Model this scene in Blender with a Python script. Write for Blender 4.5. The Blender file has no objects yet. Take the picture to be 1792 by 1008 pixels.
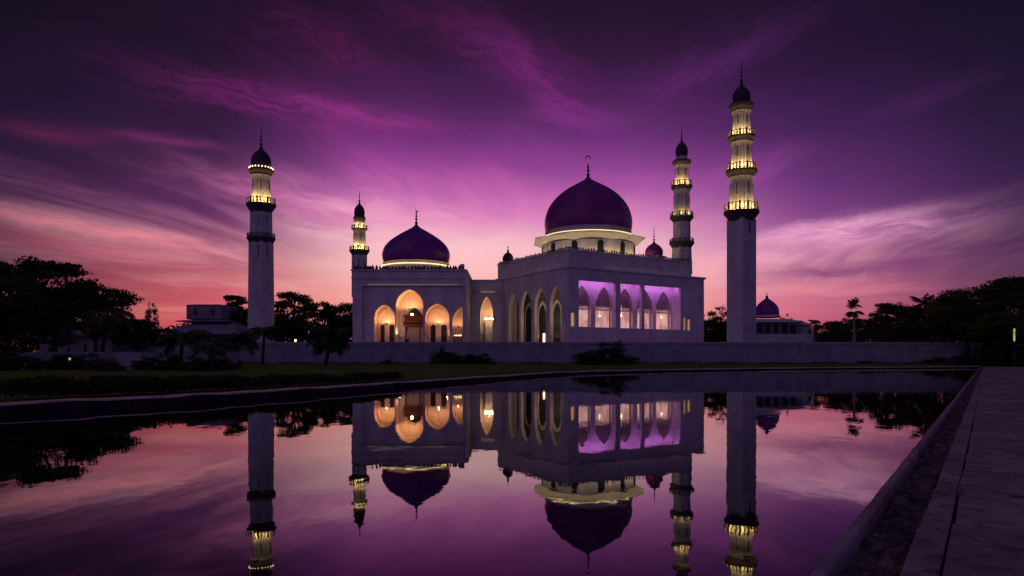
import bpy, math, random
import numpy as np
from mathutils import Matrix, Vector
from mathutils.geometry import tessellate_polygon

# ------------------------------------------------------------------ camera, sky, exposure
S = bpy.context.scene
COL = S.collection
F = 1195.0          # focal length in photo pixels
CX, HY = 896.0, 628.0
EYE = 1.4
R = math.radians
cam_d = bpy.data.cameras.new('camera')
cam = bpy.data.objects.new('camera', cam_d)
COL.objects.link(cam)
cam.location = (0, 0, EYE)
cam.rotation_euler = (R(90), 0, 0)
cam_d.sensor_width = 36.0
cam_d.lens = 36.0 * F / 1792.0
cam_d.shift_y = (HY - 504.0) / 1792.0
cam_d.clip_start = 0.05
cam_d.clip_end = 5000
S.camera = cam
S.view_settings.view_transform = 'Standard'
S.view_settings.look = 'None'
S.view_settings.exposure = 0.0
S.view_settings.gamma = 1.0
S.render.engine = 'CYCLES'
S.cycles.use_denoising = True
S.cycles.max_bounces = 8
S.cycles.diffuse_bounces = 3
S.cycles.glossy_bounces = 4
S.cycles.transparent_max_bounces = 6
S.cycles.sample_clamp_indirect = 4.0
S.cycles.caustics_reflective = False
S.cycles.caustics_refractive = False


def lin(c):
    out = []
    for v in c[:3]:
        v = v / 255.0
        out.append(v / 12.92 if v <= 0.04045 else ((v + 0.055) / 1.055) ** 2.4)
    return tuple(out)


class NT:
    """small helper round a node tree"""
    def __init__(self, tree):
        self.t = tree
        tree.nodes.clear()

    def n(self, typ, **kw):
        nd = self.t.nodes.new(typ)
        for k, v in kw.items():
            setattr(nd, k, v)
        return nd

    def link(self, a, b):
        self.t.links.new(a, b)

    def put(self, sock, v):
        if isinstance(v, bpy.types.NodeSocket):
            self.link(v, sock)
        else:
            if isinstance(v, (tuple, list)) and len(v) == 3 and sock.type == 'RGBA':
                v = (*v, 1)
            sock.default_value = v

    def m(self, op, a, b=None, c=None, clamp=False):
        nd = self.n('ShaderNodeMath', operation=op)
        nd.use_clamp = clamp
        for i, v in enumerate((a, b, c)):
            if v is not None:
                self.put(nd.inputs[i], v)
        return nd.outputs[0]

    def mix(self, f, a, b, blend='MIX'):
        nd = self.n('ShaderNodeMix', data_type='RGBA', blend_type=blend)
        nd.clamp_factor = True
        self.put(nd.inputs[0], f)
        self.put(nd.inputs[6], a)
        self.put(nd.inputs[7], b)
        return nd.outputs[2]

    def rng(self, v, a, b, c=0.0, d=1.0, smooth=True):
        nd = self.n('ShaderNodeMapRange')
        nd.interpolation_type = 'SMOOTHSTEP' if smooth else 'LINEAR'
        self.put(nd.inputs[0], v)
        for i, q in zip((1, 2, 3, 4), (a, b, c, d)):
            self.put(nd.inputs[i], q)
        return nd.outputs[0]

    def xyz(self, x, y, z):
        nd = self.n('ShaderNodeCombineXYZ')
        self.put(nd.inputs[0], x); self.put(nd.inputs[1], y); self.put(nd.inputs[2], z)
        return nd.outputs[0]

    def noise(self, vec, scale, detail=4, rough=0.55, dist=0.0):
        nd = self.n('ShaderNodeTexNoise')
        if vec is not None:
            self.link(vec, nd.inputs['Vector'])
        nd.inputs['Scale'].default_value = scale
        nd.inputs['Detail'].default_value = detail
        nd.inputs['Roughness'].default_value = rough
        nd.inputs['Distortion'].default_value = dist
        return nd.outputs['Fac']

    def ramp(self, fac, stops, interp='EASE'):
        nd = self.n('ShaderNodeValToRGB')
        nd.color_ramp.interpolation = interp
        el = nd.color_ramp.elements
        while len(el) > 1:
            el.remove(el[-1])
        el[0].position = stops[0][0]
        el[0].color = (*stops[0][1], 1)
        for p, c in stops[1:]:
            e = el.new(p)
            e.color = (*c, 1)
        self.put(nd.inputs[0], fac)
        return nd.outputs[0]


def azel(x, y):
    return math.atan((x - CX) / F), math.atan((HY - y) / math.hypot(F, x - CX))


def build_sky():
    w = bpy.data.worlds.new('World')
    S.world = w
    w.use_nodes = True
    g = NT(w.node_tree)
    tc = g.n('ShaderNodeTexCoord')
    sep = g.n('ShaderNodeSeparateXYZ')
    g.link(tc.outputs['Generated'], sep.inputs[0])
    dx, dy, dz = sep.outputs
    az = g.m('ARCTAN2', dx, dy)
    el = g.m('ARCSINE', dz)
    fac = g.m('MULTIPLY', el, 1.0 / 1.5, clamp=True)

    def band(stops):
        return g.ramp(fac, [(e / 1.5, lin(c)) for e, c in stops], 'LINEAR')
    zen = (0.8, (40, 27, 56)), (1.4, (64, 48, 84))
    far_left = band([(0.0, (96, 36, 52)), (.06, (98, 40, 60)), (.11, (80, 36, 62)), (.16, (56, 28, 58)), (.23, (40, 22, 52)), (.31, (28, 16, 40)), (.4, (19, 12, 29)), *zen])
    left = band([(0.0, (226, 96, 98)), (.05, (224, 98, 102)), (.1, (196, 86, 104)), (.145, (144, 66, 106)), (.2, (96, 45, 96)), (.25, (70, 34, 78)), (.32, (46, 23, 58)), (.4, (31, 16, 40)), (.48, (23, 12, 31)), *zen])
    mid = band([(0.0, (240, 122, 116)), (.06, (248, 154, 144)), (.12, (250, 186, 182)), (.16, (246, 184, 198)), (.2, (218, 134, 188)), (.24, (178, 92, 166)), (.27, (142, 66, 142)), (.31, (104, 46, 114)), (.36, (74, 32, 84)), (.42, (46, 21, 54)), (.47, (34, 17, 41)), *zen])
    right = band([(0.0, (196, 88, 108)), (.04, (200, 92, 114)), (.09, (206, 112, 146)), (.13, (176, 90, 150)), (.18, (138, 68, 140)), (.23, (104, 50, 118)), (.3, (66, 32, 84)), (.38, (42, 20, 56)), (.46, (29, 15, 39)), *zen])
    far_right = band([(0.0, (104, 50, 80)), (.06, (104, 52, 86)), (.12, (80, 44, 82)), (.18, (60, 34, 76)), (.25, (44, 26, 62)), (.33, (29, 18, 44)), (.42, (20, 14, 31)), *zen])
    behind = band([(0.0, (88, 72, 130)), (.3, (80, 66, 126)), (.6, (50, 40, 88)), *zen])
    behind = g.mix(g.rng(az, -2.3, -.9, .45, 0), behind, (.24, .14, .28))
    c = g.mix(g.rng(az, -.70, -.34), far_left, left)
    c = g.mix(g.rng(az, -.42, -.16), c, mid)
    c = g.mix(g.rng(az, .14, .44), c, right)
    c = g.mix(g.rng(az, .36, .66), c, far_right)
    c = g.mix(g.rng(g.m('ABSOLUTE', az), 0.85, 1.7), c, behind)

    # cirrus: noise on a high flat cloud layer, streaks drawn out along one wind direction
    den = g.m('ADD', g.m('MAXIMUM', dz, 0.0), 0.055)
    px = g.m('DIVIDE', dx, den)
    py = g.m('DIVIDE', dy, den)
    a = R(-14)
    rx = g.m('ADD', g.m('MULTIPLY', px, math.cos(a)), g.m('MULTIPLY', py, math.sin(a)))
    ry = g.m('SUBTRACT', g.m('MULTIPLY', py, math.cos(a)), g.m('MULTIPLY', px, math.sin(a)))
    base = g.xyz(g.m('MULTIPLY', rx, 1.0), g.m('MULTIPLY', ry, 0.42), 3.7)
    warp = g.n('ShaderNodeTexNoise')
    g.link(base, warp.inputs['Vector'])
    warp.inputs['Scale'].default_value = 0.55
    warp.inputs['Detail'].default_value = 3
    ws = g.n('ShaderNodeVectorMath', operation='MULTIPLY_ADD')
    g.link(warp.outputs['Color'], ws.inputs[0])
    ws.inputs[1].default_value = (1.5, 1.5, 0)
    g.link(base, ws.inputs[2])
    wv = ws.outputs[0]
    broad = g.noise(wv, 0.75, 5, .58)
    fine = g.n('ShaderNodeVectorMath', operation='MULTIPLY')
    g.link(wv, fine.inputs[0])
    fine.inputs[1].default_value = (1.0, 0.3, 1)
    fibre = g.noise(fine.outputs[0], 4.6, 8, .62, .15)
    mask = g.m('MULTIPLY', g.rng(broad, .46, .66), g.rng(fibre, .34, .68, .18, .95))
    # near the horizon the layer is seen edge-on: long flat bars
    hv = g.xyz(g.m('MULTIPLY', az, 1.6), g.m('MULTIPLY', el, 17.0), 1.3)
    bars = g.rng(g.noise(hv, 1.9, 5, .6, .5), .46, .68)
    low = g.rng(el, .05, .2, 1.0, 0.0)
    mask = g.m('ADD', g.m('MULTIPLY', mask, g.m('SUBTRACT', 1.0, g.m('MULTIPLY', low, .6))), g.m('MULTIPLY', bars, g.m('MULTIPLY', low, .45)), clamp=True)
    side = g.m('MULTIPLY', g.rng(az, -.72, -.22, .15, .85), g.rng(az, .2, .68, 1.15, .22))
    amount = g.m('MULTIPLY', g.m('MULTIPLY', mask, side), g.rng(el, .2, .44, .74, .10))
    ccol = g.ramp(fac, [(e / 1.5, lin(k)) for e, k in ((0, (250, 140, 130)), (.08, (252, 176, 160)), (.15, (250, 186, 190)), (.21, (232, 134, 190)), (.28, (190, 76, 168)), (.36, (164, 44, 140)), (.48, (120, 32, 104)), (.8, (60, 20, 60)))], 'LINEAR')
    c = g.mix(amount, c, ccol)

    # single larger clouds, each an elongated wispy patch of the same layer
    def streak(x0, y0, x1, y1, thick, colour, gain, wisp=.65, bend=0.0):
        nonlocal c
        (a0, e0), (a1, e1) = azel(x0, y0), azel(x1, y1)
        L = math.hypot(a1 - a0, e1 - e0)
        ca, sa = (a1 - a0) / L, (e1 - e0) / L
        u = g.m('SUBTRACT', az, (a0 + a1) / 2)
        v = g.m('SUBTRACT', el, (e0 + e1) / 2)
        s = g.m('ADD', g.m('MULTIPLY', u, ca), g.m('MULTIPLY', v, sa))
        t = g.m('SUBTRACT', g.m('MULTIPLY', v, ca), g.m('MULTIPLY', u, sa))
        wob = g.noise(g.xyz(g.m('MULTIPLY', s, 9), g.m('MULTIPLY', t, 16), x0 * .01), 1.0, 4, .6)
        t = g.m('ADD', t, g.m('MULTIPLY', g.m('SUBTRACT', wob, .5), thick / F * 2.4))
        if bend:
            t = g.m('ADD', t, g.m('MULTIPLY', g.m('MULTIPLY', s, s), bend))
        sn = g.m('DIVIDE', s, L / 2)
        tn = g.m('DIVIDE', t, thick / F)
        r2 = g.m('ADD', g.m('POWER', g.m('ABSOLUTE', sn), 2.4), g.m('MULTIPLY', tn, tn))
        ga = g.m('POWER', 2.718, g.m('MULTIPLY', r2, -1.6))
        fb = g.noise(g.xyz(g.m('MULTIPLY', s, 13), g.m('MULTIPLY', t, 120), y0 * .01), 1.0, 8, .63, .25)
        fb = g.rng(fb, .32, .66, 1 - wisp, 1.0)
        c = g.mix(g.m('MULTIPLY', g.m('MULTIPLY', ga, fb), gain, clamp=True), c, lin(colour))
    streak(230, 120, 840, 240, 32, (150, 44, 130), .5, .9)
    streak(500, 165, 800, 238, 14, (178, 58, 152), .5, .8)
    streak(640, 300, 1000, 370, 34, (196, 96, 172), .45, .8)
    streak(860, 250, 1180, 330, 30, (156, 70, 154), .4, .85)
    streak(1180, 420, 1300, 380, 22, (226, 136, 190), .5, .7)
    streak(430, 10, 720, 150, 46, (104, 28, 86), .42, .9)
    streak(840, 60, 1070, 230, 40, (150, 46, 142), .42, .8)
    streak(760, 40, 1010, 150, 40, (120, 38, 116), .45, .8)
    streak(900, 190, 1120, 215, 22, (150, 58, 150), .35, .8)
    streak(600, -10, 960, 60, 34, (100, 26, 90), .3, .8)
    streak(1060, 200, 1420, 20, 34, (104, 42, 118), .45, .6)
    streak(-60, 352, 480, 452, 17, (246, 142, 156), .72, .55, .12)
    streak(-40, 395, 400, 470, 20, (214, 96, 118), .5, .6)
    streak(-20, 210, 200, 250, 14, (116, 40, 84), .5, .6)
    streak(180, 228, 420, 262, 9, (140, 50, 120), .5, .5)
    streak(300, 290, 700, 400, 26, (222, 120, 176), .5, .7)
    streak(480, 330, 900, 420, 30, (246, 168, 196), .6, .85)
    streak(490, 395, 900, 445, 24, (254, 196, 198), .7, .7)
    streak(700, 440, 960, 425, 34, (255, 206, 206), .55, .5)
    streak(1190, 480, 1300, 470, 30, (252, 176, 186), .5, .5)
    streak(520, 350, 700, 385, 10, (250, 170, 200), .5, .7)
    streak(470, 455, 900, 470, 22, (255, 196, 190), .55, .5)
    streak(1240, 440, 1700, 368, 22, (252, 172, 214), .85, .7, .1)
    streak(1320, 415, 1640, 366, 10, (250, 178, 210), .6, .6)
    streak(1200, 470, 1500, 418, 20, (250, 170, 196), .6, .6)
    streak(1310, 482, 1660, 462, 15, (110, 52, 108), .72, .45)
    streak(1180, 350, 1420, 262, 26, (166, 76, 160), .4, .7)
    streak(1330, 510, 1640, 505, 10, (240, 140, 156), .5, .5)
    streak(1450, 225, 1760, 130, 20, (74, 34, 88), .5, .5)

    low_sky = g.n('ShaderNodeTexSky', sky_type='NISHITA')
    low_sky.sun_disc = False
    low_sky.sun_elevation = R(-3)
    low_sky.sun_rotation = R(-4)
    nb = g.n('ShaderNodeBackground')
    g.link(low_sky.outputs[0], nb.inputs[0])
    nb.inputs[1].default_value = 0.012
    bg = g.n('ShaderNodeBackground')
    # below the horizon only the dark land: the same air, dimmed
    c = g.mix(g.rng(dz, -.06, -.005), (0.01, 0.007, 0.012), c)
    g.link(c, bg.inputs[0])
    bg.inputs[1].default_value = 1.0
    add = g.n('ShaderNodeAddShader')
    g.link(bg.outputs[0], add.inputs[0])
    g.link(nb.outputs[0], add.inputs[1])
    out = g.n('ShaderNodeOutputWorld')
    g.link(add.outputs[0], out.inputs[0])
    w.cycles.sampling_method = 'MANUAL'
    w.cycles.sample_map_resolution = 1024


build_sky()

# ------------------------------------------------------------------ materials


def mat(name, colour, rough=.7, spec=.3, var=.25, scale=.6, bump=.0, bump_scale=8., tint=None, streaks=0.0, metallic=0.0, coat=0.0):
    m = bpy.data.materials.new(name)
    m.use_nodes = True
    g = NT(m.node_tree)
    tc = g.n('ShaderNodeTexCoord')
    geo = g.n('ShaderNodeNewGeometry')
    p = geo.outputs['Position']
    f = g.noise(p, scale, 6, .6)
    dark = tuple(v * (1 - var) for v in colour)
    light = tuple(min(1, v * (1 + var * .6)) for v in (tint or colour))
    c = g.mix(g.rng(f, .3, .7), dark, light)
    if streaks:
        mp = g.n('ShaderNodeMapping')
        g.link(p, mp.inputs[0])
        mp.inputs['Scale'].default_value = (1.3, 1.3, .09)
        sf = g.rng(g.noise(mp.outputs[0], 1.2, 5, .65), .5, .75)
        c = g.mix(g.m('MULTIPLY', sf, streaks), c, tuple(v * .45 for v in colour))
    b = g.n('ShaderNodeBsdfPrincipled')
    g.put(b.inputs['Base Color'], c)
    b.inputs['Roughness'].default_value = rough
    b.inputs['Specular IOR Level'].default_value = spec
    b.inputs['Metallic'].default_value = metallic
    b.inputs['Coat Weight'].default_value = coat
    if bump:
        bn = g.n('ShaderNodeBump')
        bn.inputs['Strength'].default_value = bump
        bn.inputs['Distance'].default_value = .05
        g.link(g.noise(p, bump_scale, 5, .6), bn.inputs['Height'])
        g.link(bn.outputs[0], b.inputs['Normal'])
    o = g.n('ShaderNodeOutputMaterial')
    g.link(b.outputs[0], o.inputs[0])
    return m


def glow(name, colour, strength):
    m = bpy.data.materials.new(name)
    m.use_nodes = True
    g = NT(m.node_tree)
    e = g.n('ShaderNodeEmission')
    e.inputs[0].default_value = (*colour, 1)
    e.inputs[1].default_value = strength
    o = g.n('ShaderNodeOutputMaterial')
    g.link(e.outputs[0], o.inputs[0])
    return m


PLASTER = mat('white_plaster', (.66, .63, .62), .75, .25, .17, .35, .2, 3., streaks=.42)
PLASTER2 = mat('shaft_plaster', (.56, .55, .55), .75, .25, .16, .4, .2, 3., streaks=.42)
CREAM = mat('cream_plaster', (.74, .62, .55), .75, .25, .12, .6, .1, 4.)
GREYWALL = mat('grey_render_wall', (.28, .29, .34), .85, .15, .22, .5, .3, 5., streaks=.35)
VIOLET = mat('violet_dome_shell', (.20, .016, .20), .32, .5, .18, .9, coat=.1)
INDIGO = mat('indigo_dome_shell', (.17, .018, .24), .34, .5, .18, .9, coat=.1)
DARKDOME = mat('dark_bulb_shell', (.035, .012, .045), .5, .4, .2, 1.2)
DARKMETAL = mat('dark_finial_metal', (.03, .022, .035), .4, .5, .2, 3., metallic=.6)
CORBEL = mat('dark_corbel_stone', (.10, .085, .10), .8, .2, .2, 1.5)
RAIL = mat('railing_paint', (.16, .13, .13), .6, .3, .2, 3.)
DOORM = mat('dark_door_wood', (.02, .02, .026), .5, .4, .3, 2.)
WOOD = mat('red_brown_wood', (.17, .055, .03), .55, .35, .35, 3.)
LATTICE = mat('pierced_screen', (.34, .26, .27), .7, .3, .2, 4.)
INNERSHADE = mat('arcade_interior_shade', (.15, .12, .12), .8, .2, .3, .8)  # inner wall tone darkened to carry the shade inside the arcade
VILLA = mat('villa_render', (.24, .22, .27), .85, .15, .25, .4, streaks=.4)
GRILLE = mat('grille_metal', (.07, .05, .055), .6, .3, .25, 4.)
FLOORM = mat('terrace_paving', (.36, .34, .38), .75, .25, .2, .8)
ROOFM = mat('grey_roof', (.24, .22, .28), .8, .2, .2, .5, streaks=.2)
COPINGM = mat('pool_coping_stone', (.36, .30, .30), .8, .2, .4, 1.6, .6, 16.)
KERBM = mat('kerb_concrete', (.78, .60, .50), .8, .2, .35, 1.4, .4, 14.)
BANKM = mat('dark_bank', (.035, .03, .035), .85, .2, .45, 2.2, .5, 6.)
BARK = mat('bark', (.05, .04, .035), .9, .1, .4, 3., .5, 12.)
PALEBARK = mat('pale_palm_bark', (.26, .22, .24), .9, .1, .3, 2., .3, 12.)
SOIL = mat('soil', (.03, .03, .022), .95, .1, .4, .4, .3, 6.)
DEBRIS = mat('gutter_debris', (.17, .14, .14), .85, .2, .75, 4., .9, 18.)

YELLOW = glow('warm_strip_glow', (1.0, .66, .20), 22)
YELLOW_DIM2 = glow('drum_strip_glow', (1.0, .72, .36), 17)
YELLOW_DIM = glow('warm_cove_glow', (1.0, .70, .32), 2.4)
PEACH = glow('peach_ledge_glow', (1.0, .58, .42), .55)
PURPLE = glow('purple_strip_glow', (.80, .22, 1.0), 30)
BULB = glow('warm_bulb_glow', (1.0, .72, .40), 14)
SOFTBULB = glow('soft_bulb_glow', (1.0, .66, .36), 4)
GREENLAMP = glow('yellow_green_lamp_glow', (.62, .60, .16), .7)


def curtain_mat():
    m = bpy.data.materials.new('lit_curtain')
    m.use_nodes = True
    g = NT(m.node_tree)
    geo = g.n('ShaderNodeNewGeometry')
    mp = g.n('ShaderNodeMapping')
    g.link(geo.outputs['Position'], mp.inputs[0])
    mp.inputs['Scale'].default_value = (3.2, 3.2, .12)
    f = g.noise(mp.outputs[0], 1.5, 4, .6)
    big = g.noise(geo.outputs['Position'], .55, 3, .5)
    e = g.n('ShaderNodeEmission')
    g.put(e.inputs[0], g.mix(g.rng(f, .35, .65), (.62, .24, .24), (1.0, .55, .46)))
    g.put(e.inputs[1], g.m('MULTIPLY', g.rng(big, .3, .7, .45, 1.0), .8))
    d = g.n('ShaderNodeBsdfDiffuse')
    d.inputs[0].default_value = (.5, .42, .42, 1)
    a = g.n('ShaderNodeAddShader')
    g.link(e.outputs[0], a.inputs[0]); g.link(d.outputs[0], a.inputs[1])
    o = g.n('ShaderNodeOutputMaterial')
    g.link(a.outputs[0], o.inputs[0])
    return m


CURTAIN = curtain_mat()


def leaf_mat(name, colour):
    m = bpy.data.materials.new(name)
    m.use_nodes = True
    g = NT(m.node_tree)
    geo = g.n('ShaderNodeNewGeometry')
    f = g.noise(geo.outputs['Position'], .8, 3, .6)
    rnd = geo.outputs['Random Per Island']
    c = g.mix(g.rng(f, .3, .7), tuple(v * .55 for v in colour), colour)
    c = g.mix(g.m('MULTIPLY', rnd, .6), c, tuple(min(1, v * 1.7) for v in colour))
    b = g.n('ShaderNodeBsdfPrincipled')
    g.put(b.inputs['Base Color'], c)
    b.inputs['Roughness'].default_value = .65
    b.inputs['Specular IOR Level'].default_value = .15
    o = g.n('ShaderNodeOutputMaterial')
    g.link(b.outputs[0], o.inputs[0])
    return m


LEAF = leaf_mat('dark_green_leaves', (.034, .062, .020))
LEAF2 = leaf_mat('olive_leaves', (.075, .095, .018))
PALMLEAF = leaf_mat('palm_leaflets', (.042, .066, .026))
HEDGEM = leaf_mat('hedge_leaves', (.036, .058, .014))


def lawn_mat():
    m = bpy.data.materials.new('mown_lawn')
    m.use_nodes = True
    g = NT(m.node_tree)
    geo = g.n('ShaderNodeNewGeometry')
    p = geo.outputs['Position']
    a = g.noise(p, .25, 5, .6)
    b2 = g.noise(p, 3.0, 4, .7)
    c = g.mix(g.rng(a, .35, .7), (.085, .15, .02), (.15, .22, .03))
    c = g.mix(g.rng(b2, .4, .7, 0, .6), c, (.05, .045, .015))
    b = g.n('ShaderNodeBsdfPrincipled')
    g.put(b.inputs['Base Color'], c)
    b.inputs['Roughness'].default_value = .9
    b.inputs['Specular IOR Level'].default_value = .05
    bn = g.n('ShaderNodeBump')
    bn.inputs['Strength'].default_value = .6
    bn.inputs['Distance'].default_value = .06
    g.link(g.noise(p, 9., 4, .7), bn.inputs['Height'])
    g.link(bn.outputs[0], b.inputs['Normal'])
    o = g.n('ShaderNodeOutputMaterial')
    g.link(b.outputs[0], o.inputs[0])
    return m


def water_mat():
    m = bpy.data.materials.new('still_pool_water')
    m.use_nodes = True
    g = NT(m.node_tree)
    geo = g.n('ShaderNodeNewGeometry')
    b = g.n('ShaderNodeBsdfPrincipled')
    b.inputs['Base Color'].default_value = (.004, .003, .006, 1)
    b.inputs['Roughness'].default_value = .015
    b.inputs['IOR'].default_value = 1.43
    mp = g.n('ShaderNodeMapping')
    g.link(geo.outputs['Position'], mp.inputs[0])
    mp.inputs['Scale'].default_value = (1.0, .55, 1)
    a = g.noise(mp.outputs[0], .8, 3, .55)
    c = g.noise(mp.outputs[0], 4.5, 2, .5)
    h = g.m('ADD', g.m('MULTIPLY', a, .0035), g.m('MULTIPLY', c, .0005))
    bn = g.n('ShaderNodeBump')
    bn.inputs['Strength'].default_value = 1.0
    bn.inputs['Distance'].default_value = 1.0
    g.link(h, bn.inputs['Height'])
    g.link(bn.outputs[0], b.inputs['Normal'])
    o = g.n('ShaderNodeOutputMaterial')
    g.link(b.outputs[0], o.inputs[0])
    return m


def slab_mat():
    m = bpy.data.materials.new('worn_concrete_slabs')
    m.use_nodes = True
    g = NT(m.node_tree)
    geo = g.n('ShaderNodeNewGeometry')
    p = geo.outputs['Position']
    rnd = geo.outputs['Random Per Island']
    a = g.noise(p, .9, 7, .65)
    b2 = g.noise(p, 4.5, 6, .7)
    c = g.mix(g.rng(a, .3, .7), (.20, .17, .165), (.46, .39, .38))
    c = g.mix(g.m('MULTIPLY', rnd, .55), c, (.19, .155, .155))
    c = g.mix(g.rng(b2, .50, .64, 0, .8), c, (.07, .06, .058))
    b3 = g.noise(p, 14., 5, .7)
    c = g.mix(g.rng(b3, .55, .7, 0, .5), c, (.42, .36, .35))
    vo = g.n('ShaderNodeTexVoronoi', feature='DISTANCE_TO_EDGE')
    wv = g.n('ShaderNodeVectorMath', operation='MULTIPLY_ADD')
    wn = g.n('ShaderNodeTexNoise')
    g.link(p, wn.inputs['Vector'])
    wn.inputs['Scale'].default_value = 1.6
    wn.inputs['Detail'].default_value = 5
    g.link(wn.outputs['Color'], wv.inputs[0])
    wv.inputs[1].default_value = (.9, .9, 0)
    g.link(p, wv.inputs[2])
    g.link(wv.outputs[0], vo.inputs['Vector'])
    vo.inputs['Scale'].default_value = .5
    crack = g.rng(vo.outputs['Distance'], .0, .007, 1, 0)
    crack = g.m('MULTIPLY', crack, g.rng(g.noise(p, .5, 3), .40, .52))
    c = g.mix(g.m('MULTIPLY', crack, .55), c, (.03, .026, .026))
    b = g.n('ShaderNodeBsdfPrincipled')
    g.put(b.inputs['Base Color'], c)
    g.put(b.inputs['Roughness'], g.rng(a, .3, .7, .85, .55))
    b.inputs['Specular IOR Level'].default_value = .3
    bn = g.n('ShaderNodeBump')
    bn.inputs['Strength'].default_value = 1.0
    bn.inputs['Distance'].default_value = .06
    g.link(g.m('SUBTRACT', g.m('ADD', a, g.m('MULTIPLY', b2, .5)), g.m('MULTIPLY', crack, .6)), bn.inputs['Height'])
    g.link(bn.outputs[0], b.inputs['Normal'])
    o = g.n('ShaderNodeOutputMaterial')
    g.link(b.outputs[0], o.inputs[0])
    return m


# ------------------------------------------------------------------ mesh helpers
class MB:
    def __init__(self):
        self.v, self.f = [], []

    def add(self, verts, faces, M=None):
        o = len(self.v)
        if M is not None:
            verts = [tuple(M @ Vector(p)) for p in verts]
        self.v += [tuple(p) for p in verts]
        self.f += [tuple(i + o for i in q) for q in faces]
        return self

    def box(self, x0, x1, y0, y1, z0, z1, M=None):
        v = [(x0, y0, z0), (x1, y0, z0), (x1, y1, z0), (x0, y1, z0), (x0, y0, z1), (x1, y0, z1), (x1, y1, z1), (x0, y1, z1)]
        f = [(0, 3, 2, 1), (4, 5, 6, 7), (0, 1, 5, 4), (1, 2, 6, 5), (2, 3, 7, 6), (3, 0, 4, 7)]
        return self.add(v, f, M)

    def lathe(self, prof, n=32, c=(0, 0), M=None, flute=0.0, nfl=0, cap=True, rot=0.0):
        """prof: list of (r, z) from bottom to top"""
        v, f = [], []
        for r, z in prof:
            for i in range(n):
                a = rot + 2 * math.pi * i / n
                rr = r * (1 - flute * (.5 + .5 * math.cos(a * nfl)) ** 6) if flute else r
                v.append((c[0] + rr * math.cos(a), c[1] + rr * math.sin(a), z))
        for k in range(len(prof) - 1):
            for i in range(n):
                j = (i + 1) % n
                f.append((k * n + i, k * n + j, (k + 1) * n + j, (k + 1) * n + i))
        if cap:
            f.append(tuple(range(n - 1, -1, -1)))
            b = (len(prof) - 1) * n
            f.append(tuple(b + i for i in range(n)))
        return self.add(v, f, M)

    def torus(self, Rr, r, z, n=48, k=6, c=(0, 0), M=None):
        v, f = [], []
        for i in range(n):
            a = 2 * math.pi * i / n
            for j in range(k):
                b = 2 * math.pi * j / k
                q = Rr + r * math.cos(b)
                v.append((c[0] + q * math.cos(a), c[1] + q * math.sin(a), z + r * math.sin(b)))
        for i in range(n):
            for j in range(k):
                i2, j2 = (i + 1) % n, (j + 1) % k
                f.append((i * k + j, i2 * k + j, i2 * k + j2, i * k + j2))
        return self.add(v, f, M)

    def tube(self, pts, radii, n=7):
        v, f = [], []
        P = [Vector(p) for p in pts]
        for i, p in enumerate(P):
            d = (P[min(i + 1, len(P) - 1)] - P[max(i - 1, 0)]).normalized()
            s = d.cross(Vector((0, 1, 0.01)))
            if s.length < 1e-3:
                s = d.cross(Vector((1, 0, 0)))
            s.normalize()
            t = d.cross(s)
            for k in range(n):
                a = 2 * math.pi * k / n
                v.append(tuple(p + (s * math.cos(a) + t * math.sin(a)) * radii[i]))
        for i in range(len(P) - 1):
            for k in range(n):
                k2 = (k + 1) % n
                f.append((i * n + k, i * n + k2, (i + 1) * n + k2, (i + 1) * n + k))
        f.append(tuple(range(n)))
        f.append(tuple((len(P) - 1) * n + k for k in range(n - 1, -1, -1)))
        return self.add(v, f)

    def wall(self, outer, holes, y0, y1, M=None):
        """a panel in the xz plane with openings, from depth y0 to y1 (y0 in front)"""
        loops = [outer] + list(holes)
        flat = [p for l in loops for p in l]
        tris = tessellate_polygon([[Vector((p[0], p[1], 0)) for p in l] for l in loops])
        n = len(flat)
        v = [(x, y0, z) for x, z in flat] + [(x, y1, z) for x, z in flat]
        f = []
        for t in tris:
            a, b, c = (Vector((*flat[i], 0)) for i in t)
            if (b - a).cross(c - a).z < 0:
                t = (t[0], t[2], t[1])
            f.append(tuple(t))
            f.append((t[0] + n, t[2] + n, t[1] + n))
        o = 0
        for l in loops:
            k = len(l)
            for i in range(k):
                j = (i + 1) % k
                f.append((o + i, o + j, o + j + n, o + i + n))
            o += k
        return self.add(v, f, M)

    def strip(self, prof, depth0, depth1, M=None):
        """open surface along a 2D profile (x,z) drawn out in depth: a vault or reveal"""
        n = len(prof)
        v = [(x, depth0, z) for x, z in prof] + [(x, depth1, z) for x, z in prof]
        f = [(i, i + 1, i + 1 + n, i + n) for i in range(n - 1)]
        return self.add(v, f, M)

    def build(self, name, material, parent=None, smooth=None):
        me = bpy.data.meshes.new(name)
        me.from_pydata(self.v, [], self.f)
        me.materials.append(material)
        if smooth:
            me.polygons.foreach_set('use_smooth', [True] * len(me.polygons))
            me.set_sharp_from_angle(angle=R(smooth))
        me.update()
        o = bpy.data.objects.new(name, me)
        COL.objects.link(o)
        if parent is not None:
            o.parent = parent
        return o


def tag(o, label, cat, group=None, kind=None):
    if label:
        o['label'] = label
    if cat:
        o['category'] = cat
    if group:
        o['group'] = group
    if kind:
        o['kind'] = kind
    return o


def thing(name, label, cat, loc=(0, 0, 0), rot=0.0, group=None):
    o = bpy.data.objects.new(name, None)
    o.empty_display_size = .5
    COL.objects.link(o)
    o.location = loc
    o.rotation_euler = (0, 0, rot)
    return tag(o, label, cat, group)


def struct(o):
    o['kind'] = 'structure'
    return o


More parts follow.
